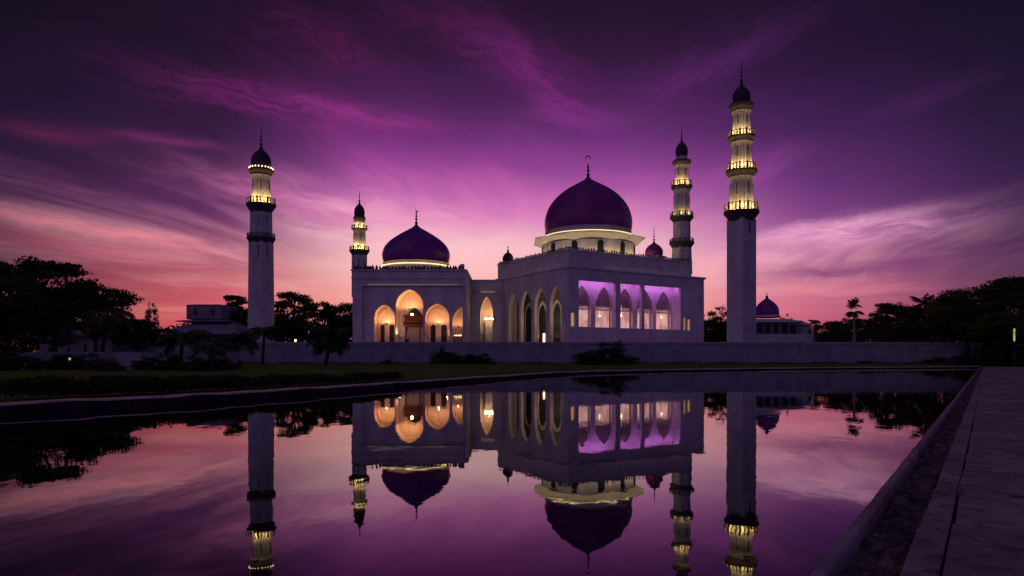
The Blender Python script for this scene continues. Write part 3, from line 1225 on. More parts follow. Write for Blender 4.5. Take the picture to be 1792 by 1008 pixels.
mb = MB()
mb.wall([(fx0 - .3, .03), (fx1 + .3, .03), (fx1 + .3, fz1 + .3), (fx0 - .3, fz1 + .3)], holes, YP, YP + .45)
mb.build('porch_wall', PLASTER, ent, smooth=40)
WARM = (1.0, .46, .17)
for a, b, zs, zt, kk in NICHE:
    dp = 3.4 if kk == 'side' else 4.6
    y0, y1 = YP + .452, YP + dp
    ar = arch(a - .05, b + .05, .05, zs, zt + .05, 14, .15)
    vault = MB()
    prof = ar[1:] + [ar[0]]
    vault.strip(prof, y0, y1)
    vault.box(a - .05, b + .05, y0, y1, -.05, .045)
    vo = vault.build('porch_vault', CREAM, ent, smooth=45)
    cx = (a + b) / 2
    w = b - a
    if kk == 'side':
        d1 = [(cx - w * .26, w * .22), (cx + w * .20, w * .25)]
        dh = EZ(566)
        hs = [arch(x - q / 2, x + q / 2, .08, dh - .5, dh, 5) for x, q in d1]
        mb = MB()
        mb.wall(ar, hs, y1 - .002, y1 + .3)
        mb.build('back_wall', CREAM, vo, smooth=40)
        for (x, q) in d1:
            mb = MB()
            mb.box(x - q / 2 - .1, x + q / 2 + .1, y1 + .31, y1 + .4, .02, dh + .1)
            mb.build('door', DOORM, ent)
        # inner rib arch
        mb = MB()
        ib = arch(a + .35, b - .35, .05, zs - .3, zt - .75, 14, .15)
        mb.strip(ib[1:] + [ib[0]], y1 - .9, y1 - .003)
        ob = arch(a - .04, b + .04, .05, zs, zt + .02, 14, .15)
        mb.wall(ob, [ib], y1 - .95, y1 - .9)
        mb.build('inner_arch', CREAM, vo, smooth=40)
        added_uplight(cx + .1, (y0 + y1) / 2 - .3, zs - 1.1, 270, WARM, ent, .24)
        added_uplight(cx + w * .38, y0 + .7, 1.7, 130, (1, .5, .26), ent, .16)  # low lamp added to brighten the porch beneath the main dish
        added_uplight(cx - .15, y1 - .45, EZ(564), 50, WARM, ent, .22)
    else:
        nb = arch(cx - w * .30, cx + w * .40, .08, EZ(563), EZ(534.5), 14, .16)
        mb = MB()
        mb.wall(ar, [nb], y1 - .002, y1 + .35)
        mb.build('back_wall', CREAM, vo, smooth=40)
        mb = MB()
        mb.strip(nb[1:] + [nb[0]], y1 + .352, y1 + 1.6)
        mb.box(cx - w * .31, cx + w * .41, y1 + 1.6, y1 + 1.7, 0, EZ(570))
        mb.build('inner_lining', PLASTER, vo, smooth=40)
        mb = MB()
        mb.box(cx - w * .31, cx + w * .41, y1 + 1.61, y1 + 1.7, EZ(569.8), EZ(533))
        mb.build('tympanum', DOORM, vo)
        can = MB()                                   # carved timber canopy across the doorway
        yc0, yc1 = y1 - .8, y1 + .3
        can.box(cx - w * .36, cx + w * .42, yc0, yc1, EZ(551), EZ(548.5))
        can.box(cx - w * .28, cx + w * .38, yc0 + .15, yc1, EZ(560), EZ(551.2))
        can.box(cx - w * .36, cx + w * .5, yc0, yc1, EZ(563), EZ(560.2))
        can.box(cx - w * .34, cx + w * .42, yc0 + .1, yc1, EZ(569), EZ(565))
        co = can.build('canopy', WOOD, ent)
        for xx in (cx + w * .26, cx + w * .40):
            mb = MB()
            mb.box(xx, xx + .26, yc0 + .12, yc0 + .4, .05, EZ(569.2))
            mb.build('post', WOOD, co)
        mb = MB()
        mb.box(cx - w * .28, cx - w * .14, y1 - .3, y1 - .02, .05, EZ(592))
        mb.build('side_table', DOORM, ent)
        mb = MB()
        lx, ly, lz = cx - .05, yc0 - .02, EZ(547.6)
        mb.lathe([(.02, lz - .2), (.2, lz - .12), (.26, lz), (.2, lz + .14), (.02, lz + .2)], 12, (lx, ly))
        mb.build('lamp', BULB, ent)
        added_uplight(cx - .4, ly - 1.3, lz + 1.0, 430, WARM, ent, .4)
        added_uplight(cx - w * .38, y0 + .9, 1.9, 230, (1, .5, .30), ent, .18)
# half niche at the right
mb = MB()
y0, y1 = YP + .452, YP + 3.4
prof = half[1:] + [half[0]]
mb.strip(prof, y0, y1)
mb.wall(half, [], y1, y1 + .2)
mb.box(a4, b4, y0, y1, -.05, .045)
mb.build('porch_vault', CREAM, ent, smooth=45)
added_uplight(a4 + 1.0, y0 + 1.5, zs4 - .8, 110, (1, .48, .22), ent)
mb = MB()
for i in range(5):
    mb.box(a4 + .15 + .38 * i, a4 + .35 + .38 * i, y0 + .5, y0 + .7, .05, EZ(585) - .25 * (i % 2))
mb.box(a4 + .1, b4 - .1, y0 + .45, y0 + .8, EZ(590), EZ(588))
mb.build('reception_desk', WOOD, ent)
for i in range(4):
    mb = MB()
    mb.lathe([(.02, 0), (.11, .05), (.11, .22), (.02, .28)], 8, (a4 + .35 + .42 * i, y0 + .6), Matrix.Translation((0, 0, EZ(587.8))))
    mb.build('desk_lamp', SOFTBULB, ent)
# projecting step below the porches
mb = MB()
mb.box(-.6, EW + .2, -2.2, -.003, -.5, -.02)
mb.build('step', PLASTER, ent)

# indigo dome
ddx, ddy = W(728.5, 0, 143)[0] - ex0, 143 - DE
U2 = .0356


def Z2(zy):
    return EYE + (628 - (340 + zy / 3.36)) * 143 / F - TER


mb = MB()
mb.lathe(smooth_prof([(r * U2, Z2(y)) for r, y in ((187, 410), (194, 386), (198, 358), (192, 332), (177, 304), (147, 274), (103, 243), (58, 216), (24, 196), (6, 178))], 6), 96, (ddx, ddy))
dome2 = mb.build('dome', INDIGO, ent, smooth=40)
mb = MB()
mb.lathe([(200 * U2, HE - .1), (200 * U2, Z2(432)), (193 * U2, Z2(426)), (191 * U2, Z2(414)), (196 * U2, Z2(411)), (188 * U2, Z2(408.5))], 96, (ddx, ddy))
mb.build('drum', CREAM, ent, smooth=30)
mb = MB()
mb.torus(203 * U2, .08, Z2(431), 96, 6, (ddx, ddy))
mb.build('light_strip', YELLOW_DIM, dome2)
mb = MB()
finial(mb, Z2(182), Z2(98), .22, (ddx, ddy), 6, 12)
mb.build('finial', DARKMETAL, dome2, smooth=50)
mb = MB()
vv, ff = [], []
for i in range(NC + 1):
    a = R(200 * i / NC - 10) + R(165)
    w = .2 * math.sin(math.pi * i / NC) + .012
    for q, y in ((.62 - w, -.05), (.62, -.06), (.62, .06), (.62 - w, .05)):
        vv.append((ddx + .12 + q * math.cos(a) * .5, ddy + y, Z2(84) + q * 1.3 * math.sin(a)))
for i in range(NC):
    for k in range(4):
        ff.append((i * 4 + k, i * 4 + (k + 1) % 4, (i + 1) * 4 + (k + 1) % 4, (i + 1) * 4 + k))
mb.add(vv, ff)
mb.build('crescent', DARKMETAL, dome2)

# ------------------------------------------------------------------ link wing between the two
DL = 144.0
lx0, lx1 = W(806, 0, DL)[0], W(881.5, 0, DL)[0]
link = thing('link_wing', 'narrow white wing with one lit arch joining the two domed halls', 'building', (lx0, DL, TER))


def LX(px):
    return W(px, 0, DL)[0] - lx0


LW = lx1 - lx0
HL = EZ(492, DL)
a0, b0 = LX(840.5), LX(863)
la = arch(a0, b0, .05, EZ(552, DL), EZ(519, DL))
mb = MB()
mb.wall([(0, 0), (LW, 0), (LW, HL), (0, HL)], [la], 0, .6)
mb.build('wall', PLASTER, link, smooth=40)
mb = MB()
mb.box(0, LW, .61, 9, HL - .5, HL - .003)
mb.build('roof', ROOFM, link)
mb = MB()
mb.box(-.1, LW - .5, -.3, .9, HL + .003, HL + .3)
mb.build('cornice', PLASTER, link)
mb = MB()
mb.box(LX(842), LX(866), -.30, -.18, EZ(511.5, DL), EZ(511, DL))
mb.build('ledge_glow', PEACH, link)
mb = MB()
mb.box(LX(815), LX(869), -.34, -.003, EZ(513, DL), EZ(511.6, DL))
mb.build('ledge', PLASTER, link)
mb = MB()
mb.strip(la[1:] + [la[0]], .602, 4.4)
mb.wall(la, [], 4.4, 4.6)
mb.box(a0, b0, .602, 4.4, -.1, .045)
mb.build('porch_vault', CREAM, link, smooth=45)
mb = MB()
mb.wall(arch(LX(847), LX(861), .06, EZ(566, DL), EZ(560, DL), 4), [], 4.25, 4.38)
mb.build('door', PLASTER, link)
mb = MB()
mb.box(LX(845.5), LX(846.8), 4.0, 4.38, .06, EZ(561, DL))
mb.box(LX(861.2), LX(862.2), 4.0, 4.38, .06, EZ(561, DL))
mb.build('door_post', DOORM, link)
mb = MB()
cxl = LX(855)
mb.torus(.75, .05, EZ(559, DL), 20, 5, (cxl, 2.2))
mb.lathe([(.02, EZ(558, DL)), (.03, EZ(525, DL))], 6, (cxl, 2.2))
ch = mb.build('chandelier', GRILLE, link)
mb = MB()
for k in range(8):
    a = k * math.pi / 4
    mb.lathe([(.02, EZ(558.8, DL)), (.16, EZ(558, DL)), (.13, EZ(556, DL)), (.02, EZ(555, DL))], 8, (cxl + .75 * math.cos(a), 2.2 + .75 * math.sin(a)))
mb.build('bulb', BULB, ch)
added_uplight(cxl, 2.2, EZ(553, DL), 150, (1, .52, .22), link, .3)
# furniture on the forecourt of the wing
mb = MB()
for xx in (LX(822), LX(826)):
    mb.box(xx, xx + .2, -3.0, -2.8, .02, 4.0)
mb.box(LX(821), LX(828), -3.05, -2.75, 4.003, 4.5)
mb.box(LX(828), LX(852), -2.9, -2.4, 2.1, 2.35)
for xx in (LX(829), LX(840), LX(850)):
    mb.box(xx, xx + .18, -2.85, -2.6, .02, 2.097)
tag_o = mb.build('forecourt_stall', PLASTER2)
tag_o.location = (lx0, DL, TER)
tag(tag_o, 'pale stall frame with a counter standing before the narrow lit arch', 'stall')
WING_TOP = HL


# ------------------------------------------------------------------ minarets
def minaret(name, label, px, D, z0, spec, square=None, dark=DARKDOME, group=None):
    s = D / F
    X = W(px, 0, D)[0]
    t = thing(name, label, 'minaret', (X, D, z0), 0, group)

    def Z(py):
        return EYE + (HY - py) * s - z0
    for item in spec:
        kind = item[0]
        if kind == 'square':                         # lower square shaft turned like the hall
            _, yb, yt, hw = item[:4]
            w = 2 * hw * s / (math.cos(TH) + math.sin(TH))
            mb = MB()
            Mx = Matrix.Rotation(TH, 4, 'Z')
            zj = [Z(yb), *[Z(q) for q in item[4]], Z(yt)] if len(item) > 4 else [Z(yb), Z(yt)]
            for a, b in zip(zj[:-1], zj[1:]):
                mb.box(-w / 2, w / 2, -w / 2, w / 2, a, b - .05, Mx)
                if b < zj[-1]:
                    mb.box(-w / 2 + .05, w / 2 - .05, -w / 2 + .05, w / 2 - .05, b - .05, b, Mx)
            sh = mb.build('shaft', PLASTER2, t)
            mb = MB()
            mb.box(-.16, .16, -w / 2 - .03, -w / 2 - .001, Z(yt + 27), Z(yt + 6), Mx)
            mb.build('slot_window', DOORM, sh)
        elif kind == 'shaft':
            _, yb, yt, hb, ht, n = item
            mb = MB()
            mb.lathe([(hb * s, Z(yb)), (ht * s, Z(yt))], n, rot=R(22.5) if n == 8 else 0)
            sh = mb.build('shaft', PLASTER2, t, smooth=25)
            if yb - yt > 30:
                for k in range(8):
                    mb = MB()
                    a = R(45 * k + 8)
                    Mx = Matrix.Rotation(a, 4, 'Z') @ Matrix.Translation((0, -ht * s * (.93 if n == 8 else 1), 0))
                    mb.box(-.11, .11, -.03, .12, Z(yt) - 18 * s - 1.2, Z(yt) - 8 * s, Mx)
                    mb.build('slot_window', DOORM, sh)
        elif kind == 'tier':                         # fluted tier of the upper shaft
            _, yb, yt, hb, ht = item
            zb, zt = Z(yb), Z(yt)
            pr = [(hb * s * 1.07, zb), (hb * s * 1.07, zb + .25), (hb * s, zb + .32)]
            for q in range(1, 7):
                pr.append((s * (hb + (ht - hb) * q / 7), zb + .32 + (zt - zb - .8) * q / 7))
            pr += [(ht * s, zt - .48), (ht * s * 1.14, zt - .12), (ht * s * 1.16, zt)]
            mb = MB()
            mb.lathe(pr, 96, flute=.07, nfl=12)
            sh = mb.build('tier', PLASTER2, t, smooth=50)
            hh = zt - zb
            for k in range(6):
                mb = MB()
                a = R(60 * k + 20)
                Mx = Matrix.Rotation(a, 4, 'Z') @ Matrix.Translation((0, -s * (hb + ht) / 2, 0))
                mb.box(-.07, .07, -.04, .2, zb + hh * .46, zb + hh * .80, Mx)
                mb.build('slot_window', CORBEL, sh)
        elif kind == 'balcony':
            _, yr, yf, yc, hw, hin, lit = item
            zr, zf, zc = Z(yr), Z(yf), Z(yc)
            r = hw * s
            ri = hin * s
            mb = MB()
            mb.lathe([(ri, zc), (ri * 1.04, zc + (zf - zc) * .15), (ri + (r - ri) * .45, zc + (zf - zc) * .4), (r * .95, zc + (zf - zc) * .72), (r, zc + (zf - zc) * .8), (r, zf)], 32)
            bo = mb.build('balcony', CORBEL, t, smooth=35)
            h = zr - zf
            mb = MB()
            mb.torus(r * .95, .06, zr - .06, 40, 5)
            mb.torus(r * .95, .045, zf + .08, 40, 5)
            nb = 26
            for k in range(nb):
                a = 2 * math.pi * k / nb + .07
                Mx = Matrix.Rotation(a, 4, 'Z') @ Matrix.Translation((0, -r * .95, 0))
                wd = .16 if k % 3 == 0 else .07
                mb.box(-wd, wd, -.05, .05, zf + .003, zr - (.0 if k % 3 else -.12), Mx)
            mb.build('railing', RAIL, bo)
            if lit:
                mb = MB()
                mb.torus((r * .88 + ri) / 2 if r * .85 > ri else ri * 1.02, .07, zf + .13, 48, 6)
                mb.build('light_strip', {1: YELLOW, 2: YELLOW_DIM, 3: BULB}[lit], bo)
                gap = (r * .93 - ri)
                for k in range(6):                   # floodlights on the balcony floor washing the tier above
                    a = math.pi * 2 * (k + .25) / 6
                    pos = Vector((r * .90 * math.cos(a), r * .90 * math.sin(a), zf + .25))
                    sp = lamp('flood_light', 'SPOT', pos, (330 if lit == 1 else 120) * (ri / 1.75) ** 2, (1, .64, .20), t, .12)
                    sp.data.spot_size = R(125)
                    sp.data.spot_blend = .9
                    aim = Vector((ri * .2 * math.cos(a), ri * .2 * math.sin(a), zf + .25 + ri * 2.6)) - pos
                    sp.rotation_euler = aim.to_track_quat('-Z', 'Y').to_euler()
        elif kind == 'collar':
            _, yt, yb, hw, hin, lit = item
            zt, zb = Z(yt), Z(yb)
            r, ri = hw * s, hin * s
            mb = MB()
            mb.lathe([(ri, zb), (ri + (r - ri) * .5, zb + (zt - zb) * .3), (r, zb + (zt - zb) * .65), (r, zb + (zt - zb) * .85), (r * .9, zt)], 32)
            co = mb.build('collar', CORBEL, t, smooth=35)
            if lit:
                for k in range(22):
                    mb = MB()
                    a = 2 * math.pi * k / 22
                    mb.lathe([(.02, zt - .05), (.10, zt + .02), (.10, zt + .14), (.02, zt + .2)], 6, (r * .93 * math.cos(a), r * .93 * math.sin(a)))
                    mb.build('bulb', SOFTBULB, co)
        elif kind == 'dome':
            _, yb, yt, hw, yfin = item
            zb, zt = Z(yb), Z(yt)
            r, h = hw * s, Z(yt) - Z(yb)
            mb = MB()
            mb.lathe(smooth_prof([(r * .84, zb), (r * .96, zb + h * .16), (r, zb + h * .36), (r * .9, zb + h * .57), (r * .62, zb + h * .75), (r * .30, zb + h * .88), (r * .13, zb + h * .96), (r * .07, zt)], 4), 32)
            do = mb.build('bulb_dome', dark, t, smooth=50)
            mb = MB()
            finial(mb, zt, Z(yfin), .075 * r + .06, balls=3, n=8)
            mb.build('finial', DARKMETAL, do, smooth=50)
    return t


minaret('minaret', 'tallest white minaret, square shaft and three glowing tiers, right of the prayer hall', 1297.5, 116.0, TER, [
    ('square', 606, 384, 24, (493, 427)),
    ('balcony', 357.5, 371, 388, 30, 20, 1),
    ('tier', 371, 311, 20.2, 18.3),
    ('balcony', 289.5, 300, 314, 26.8, 18, 1),
    ('tier', 300, 250, 18.2, 16.4),
    ('balcony', 231.5, 240.5, 253, 23.4, 15.5, 1),
    ('tier', 240.5, 196, 15.6, 14.2),
    ('collar', 182, 197, 21, 14, 0),
    ('dome', 183, 148, 15.3, 104)])
minaret('minaret', 'detached minaret with one glowing tier rising left of the entrance hall', 457, 119.0, TER, [
    ('shaft', 606, 424, 22.3, 20.6, 8),
    ('balcony', 410, 417, 427, 24.2, 19, 0),
    ('shaft', 417, 372, 19.0, 18.2, 8),
    ('balcony', 349, 358, 373, 25.2, 17.5, 1),
    ('tier', 358, 308, 16.2, 15.0),
    ('collar', 296, 309, 21.2, 14.5, 1),
    ('dome', 297, 259, 17.0, 223)])
minaret('minaret', 'roof minaret with a lit tier at the rear right corner of the prayer hall', 1193, 146.5, TER + 10, [
    ('shaft', 480, 430, 18.4, 16.4, 8),
    ('balcony', 419, 425, 436, 21.5, 15.2, 0),
    ('shaft', 425, 386, 15.4, 14.8, 8),
    ('balcony', 372.5, 380, 390, 20.4, 14.2, 2),
    ('tier', 380, 333, 14.3, 13.2),
    ('balcony', 318.5, 326, 337, 18.4, 12.6, 1),
    ('tier', 326, 290, 11.8, 10.9),
    ('collar', 281, 292, 16.2, 11, 0),
    ('shaft', 283, 275, 9.5, 9.5, 24),
    ('dome', 275, 246, 10.6, 217)], dark=DARKDOME)
minaret('minaret', 'smallest minaret, golden lit, at the rear left corner of the entrance hall', 629, 152.0, TER + 8, [
    ('shaft', 520, 447, 13.6, 13.4, 8),
    ('balcony', 432.5, 438, 449, 17.4, 12, 1),
    ('tier', 438, 402, 11.2, 10.2),
    ('balcony', 395.5, 400, 406, 14.0, 9.5, 1),
    ('shaft', 400, 388, 9.2, 9.0, 24),
    ('collar', 379, 390, 10.6, 9.2, 0),
    ('dome', 381, 355, 9.2, 333)])

# ------------------------------------------------------------------ small domed pavilion on the far right
DP = 150.0
px0 = W(1318, 0, DP)[0]
pav = thing('domed_pavilion', 'low terraced pavilion with a small purple dome behind the tallest minaret', 'building', (px0, DP, TER - 1))


def PX(px):
    return W(px, 0, DP)[0] - px0


def PZ(py):
    return EYE + (HY - py) * DP / F - TER + 1


def PX2(px, y):
    return W(px, 0, DP + y)[0] - px0


def PZ2(py, y):
    return EYE + (HY - py) * (DP + y) / F - TER + 1


MB().box(0, PX(1434), 0, 8, -.5, PZ(585)).build('terrace_wall', PLASTER2, pav)
MB().box(PX2(1321, 3), PX2(1404, 3), 3, 14, PZ(585) + .002, PZ2(562, 3)).build('wall', ROOFM, pav)
for x in (1324, 1338, 1353, 1368, 1383):
    mb = MB()
    mb.wall(arch(PX2(x, 3), PX2(x + 10, 3), PZ2(583, 3), PZ2(572, 3), PZ2(566, 3)), [], 2.9, 2.995)
    mb.build('opening', DOORM, pav)
mb = MB()
v = [(PX(1316), 1.6, PZ(563)), (PX(1412), 1.6, PZ(563)), (PX(1412), 15, PZ(563)), (PX(1316), 15, PZ(563)), (PX(1322), 4.5, PZ(556)), (PX(1398), 4.5, PZ(556)), (PX(1398), 12, PZ(556)), (PX(1322), 12, PZ(556))]
ROOFF = [(0, 1, 5, 4), (1, 2, 6, 5), (2, 3, 7, 6), (3, 0, 4, 7), (4, 5, 6, 7), (3, 2, 1, 0)]
mb.add(v, ROOFF)
mb.build('roof', PLASTER2, pav)
mb = MB()
v = [(PX(1386), 2.2, PZ(567)), (PX(1428), 2.2, PZ(567)), (PX(1428), 7, PZ(567)), (PX(1386), 7, PZ(567)), (PX(1394), 3.5, PZ(559)), (PX(1414), 3.5, PZ(559)), (PX(1414), 6, PZ(559)), (PX(1394), 6, PZ(559))]
mb.add(v, ROOFF)
mb.build('side_roof', PLASTER2, pav)
MB().box(PX2(1404.5, 3.4), PX2(1420, 3.4), 3.4, 7, PZ(585) + .002, PZ2(567.5, 3.4)).build('side_room', PLASTER2, pav)
cxp, s8 = PX2(1342, 8), (DP + 8) / F
mb = MB()
mb.lathe([(22.5 * s8, PZ2(556, 8)), (22.5 * s8, PZ2(552.5, 8)), (20.5 * s8, PZ2(551.5, 8))], 40, (cxp, 8))
mb.build('drum', PLASTER2, pav, smooth=30)
mb = MB()
mb.lathe(smooth_prof([(19.4 * s8, PZ2(551.6, 8)), (20.4 * s8, PZ2(547, 8)), (19.6 * s8, PZ2(541, 8)), (16 * s8, PZ2(534, 8)), (9.5 * s8, PZ2(527.5, 8)), (3.5 * s8, PZ2(523, 8)), (1 * s8, PZ2(520, 8))], 4), 40, (cxp, 8))
pd = mb.build('dome', VIOLET, pav, smooth=50)
mb = MB()
finial(mb, PZ2(521, 8), PZ2(512, 8), .22, (cxp, 8), 2, 8)
mb.build('finial', DARKMETAL, pd)

# ------------------------------------------------------------------ villas on the left


def villa(name, label, px, D, parts, eave):
    X = W(px, 0, D)[0]
    t = thing(name, label, 'house', (X, D, .3))

    def vx(p):
        return W(p, 0, D)[0] - X

    def vz(p):
        return EYE + (HY - p) * D / F - .3
    for (xa, xb, yt, yb, dep0, dep1) in parts:
        mb = MB()
        mb.box(vx(xa), vx(xb), dep0, dep1, vz(yb), vz(yt))
        w = mb.build('wall', VILLA, t)
        nw = max(1, int((xb - xa) / 30))
        for k in range(nw):
            x = xa + (k + .5) * (xb - xa) / nw
            mb = MB()
            mb.box(vx(x - 2.6), vx(x + 2.6), dep0 - .05, dep0 - .002, vz(yb - (yb - yt) * .3), vz(yt + (yb - yt) * .25))
            mb.build('window', DOORM, w)
    for (xa, xb, yt, ye, dep0, dep1, over) in eave:
        mb = MB()                                    # swept hip roof with curved eaves
        vv, ff = [], []
        nn = 10
        for i in range(nn + 1):
            q = i / nn
            ins = .75 * q ** 1.7
            z = vz(ye) + (vz(yt) - vz(ye)) * q ** .75
            xl, xr = vx(xa) - over + (vx(xb) - vx(xa)) * .30 * ins + over * ins, vx(xb) + over - (vx(xb) - vx(xa)) * .30 * ins - over * ins
            yf, yk = dep0 - over + (dep1 - dep0) * .4 * ins, dep1 + over - (dep1 - dep0) * .4 * ins
            vv += [(xl, yf, z), (xr, yf, z), (xr, yk, z), (xl, yk, z)]
        for i in range(nn):
            for k in range(4):
                j = (k + 1) % 4
                ff.append((i * 4 + k, i * 4 + j, (i + 1) * 4 + j, (i + 1) * 4 + k))
        ff += [(nn * 4, nn * 4 + 1, nn * 4 + 2, nn * 4 + 3), (3, 2, 1, 0)]
        mb.add(vv, ff)
        mb.build('roof', VILLA, t, smooth=40)
    return t


villa('villa', 'stepped grey villa with sweeping eaves behind palms near the left minaret', 345, 128.0,
      [(304, 368, 531, 556, 5, 14), (310, 392, 585.2, 640, 2, 18)],
      [(306, 366, 527, 531, 5, 14, .2), (296, 384, 556.2, 561, 3, 18, .3), (300, 410, 562, 585, 0, 20, .6)])
villa('villa', 'dim low house with pale hipped roofs beneath the broad trees at far left', 120, 105.0,
      [(62, 130, 592, 650, 1, 12), (134, 196, 586, 650, 0, 10)],
      [(56, 138, 570, 593, 1, 12, .8), (128, 206, 562, 588, 0, 10, .8)])


# ------------------------------------------------------------------ vegetation
def mesh_from_quads(name, P, material):
    """P: (n,4,3) array of quads"""
    n = len(P)
    me = bpy.data.meshes.new(name)
    me.vertices.add(n * 4)
    me.vertices.foreach_set('co', P.reshape(-1).astype(np.float32))
    me.loops.add(n * 4)
    me.loops.foreach_set('vertex_index', np.arange(n * 4, dtype=np.int32))
    me.polygons.add(n)
    me.polygons.foreach_set('loop_start', np.arange(0, n * 4, 4, dtype=np.int32))
    me.polygons.foreach_set('loop_total', np.full(n, 4, dtype=np.int32))
    me.materials.append(material)
    me.update(calc_edges=True)
    return me


def leaf_quads(centres, size, rs, flat=.5):
    n = len(centres)
    d = rs.normal(size=(n, 3))
    d[:, 2] *= flat
    d /= np.linalg.norm(d, axis=1)[:, None]
    u = rs.normal(size=(n, 3))
    u -= (u * d).sum(1)[:, None] * d
    u /= np.linalg.norm(u, axis=1)[:, None]
    L = size * rs.uniform(.6, 1.4, size=(n, 1))
    w = L * rs.uniform(.28, .5, size=(n, 1))
    return np.stack([centres - d * L * .5, centres + u * w * .5, centres + d * L * .5, centres - u * w * .5], axis=1)


def crown_and_limbs(kind, seed):
    """unit tree: half width about 1, height 1 -> (quads, trunk MB)"""
    rs = np.random.default_rng(seed)
    clumps = []
    tr = MB()
    if kind == 'umbrella':
        for k in range(46):
            r = math.sqrt(rs.uniform(0, 1)) * .93
            a = rs.uniform(0, 2 * math.pi)
            z = .93 - .34 * r ** 2.2 + rs.uniform(-.12, .03) - (.16 if rs.uniform() < .25 else 0)
            clumps.append((r * math.cos(a), r * math.sin(a), z, rs.uniform(.12, .27), rs.uniform(.022, .05)))
        per, size = 210, .052
        tr.tube([(0, 0, 0), (.02, 0, .16), (-.01, .01, .34)], [.045, .036, .032])
        for k in range(0, 30):
            c = clumps[k]
            m1 = (c[0] * .35, c[1] * .35, .34 + (c[2] - .34) * .45)
            tr.tube([(-.01, .01, .30), m1, (c[0] * .8, c[1] * .8, c[2] - .06), (c[0], c[1], c[2])], [.02, .013, .007, .003], 5)
    elif kind == 'layered':
        for lev in range(6):
            zc = .42 + .1 * lev
            rad = .98 - .13 * lev
            for k in range(9):
                a = rs.uniform(0, 2 * math.pi)
                r = rad * rs.uniform(.3, 1)
                clumps.append((r * math.cos(a), r * math.sin(a), zc + rs.uniform(-.04, .05), rs.uniform(.13, .26), rs.uniform(.018, .04)))
        per, size = 190, .05
        tr.tube([(0, 0, 0), (.03, 0, .3), (0, .02, .6), (.02, 0, .92)], [.04, .032, .022, .01])
        for c in clumps[::2]:
            tr.tube([(.01, 0, max(.25, c[2] - .22)), (c[0] * .5, c[1] * .5, c[2] - .09), (c[0], c[1], c[2])], [.014, .009, .003], 5)
    elif kind == 'dense':
        for k in range(64):
            a = rs.uniform(0, 2 * math.pi)
            ph = math.asin(rs.uniform(-.55, 1))
            q = rs.uniform(.55, 1.0)
            clumps.append((.84 * q * math.cos(ph) * math.cos(a), .84 * q * math.cos(ph) * math.sin(a), .57 + .38 * q * math.sin(ph) + rs.uniform(-.03, .04), rs.uniform(.12, .28), rs.uniform(.04, .10)))
        per, size = 230, .05
        tr.tube([(0, 0, 0), (.02, .01, .3), (-.01, 0, .55)], [.05, .04, .025])
        for c in clumps[::3]:
            tr.tube([(0, 0, .33), (c[0] * .5, c[1] * .5, c[2] * .8), (c[0], c[1], c[2])], [.02, .012, .004], 5)
    elif kind == 'open':
        for k in range(30):
            a = rs.uniform(0, 2 * math.pi)
            ph = math.asin(rs.uniform(-.4, 1))
            q = rs.uniform(.6, 1.0)
            clumps.append((.85 * q * math.cos(ph) * math.cos(a), .85 * q * math.cos(ph) * math.sin(a), .62 + .34 * q * math.sin(ph), rs.uniform(.10, .2), rs.uniform(.03, .07)))
        per, size = 130, .055
        tr.tube([(0, 0, 0), (.02, .01, .3), (-.01, 0, .6)], [.035, .028, .016])
        for c in clumps[::2]:
            tr.tube([(0, 0, .4), (c[0] * .5, c[1] * .5, c[2] * .85), (c[0], c[1], c[2])], [.014, .009, .003], 5)
    else:                                           # shrub
        for k in range(46):
            a = rs.uniform(0, 2 * math.pi)
            ph = math.asin(rs.uniform(-.1, 1))
            q = rs.uniform(.35, 1.0)
            clumps.append((.86 * q * math.cos(ph) * math.cos(a), .86 * q * math.cos(ph) * math.sin(a), .08 + .8 * q * math.sin(ph) * rs.uniform(.75, 1.1), rs.uniform(.12, .26), rs.uniform(.07, .16)))
        per, size = 130, .085
        for c in clumps[::4]:
            tr.tube([(c[0] * .1, c[1] * .1, 0), (c[0] * .5, c[1] * .5, c[2] * .6), (c[0], c[1], c[2])], [.018, .012, .005], 5)
    cs = []
    for (x, y, z, rh, rv) in clumps:
        m = int(per * (rh / .2) ** 1.6)
        g = rs.normal(size=(m, 3)) * .5
        ln = np.linalg.norm(g, axis=1)
        g[ln > 1.15] *= (1.15 / ln[ln > 1.15])[:, None]
        cs.append(np.array([x, y, z]) + g * np.array([rh, rh, rv]))
    cs = np.concatenate(cs)
    return leaf_quads(cs, size, rs, .55), tr


PROTO = {}


def proto(kind, seed, leaf):
    key = (kind, seed, leaf.name)
    if key not in PROTO:
        q, tr = crown_and_limbs(kind, seed)
        cm = mesh_from_quads('crown', q, leaf)
        t = tr.build('trunk', BARK)
        tm = t.data
        bpy.data.objects.remove(t)
        PROTO[key] = (cm, tm)
    return PROTO[key]


def plant(name, label, cat, px, py_top, hw, D, kind, seed=1, leaf=None, z0=None, rot=0., group=None, parts=('trunk', 'crown')):
    leaf = leaf or LEAF
    s = D / F
    z0 = .3 if z0 is None else z0
    h = EYE + (HY - py_top) * s - z0
    X = W(px, 0, D)[0]
    t = thing(name, label, cat, (X, D, z0), rot, group)
    t.scale = (hw * s, hw * s, h)
    cm, tm = proto(kind, seed, leaf)
    for nm, me in ((parts[0], tm), (parts[1], cm)):
        o = bpy.data.objects.new(nm, me)
        COL.objects.link(o)
        o.parent = t
    return t


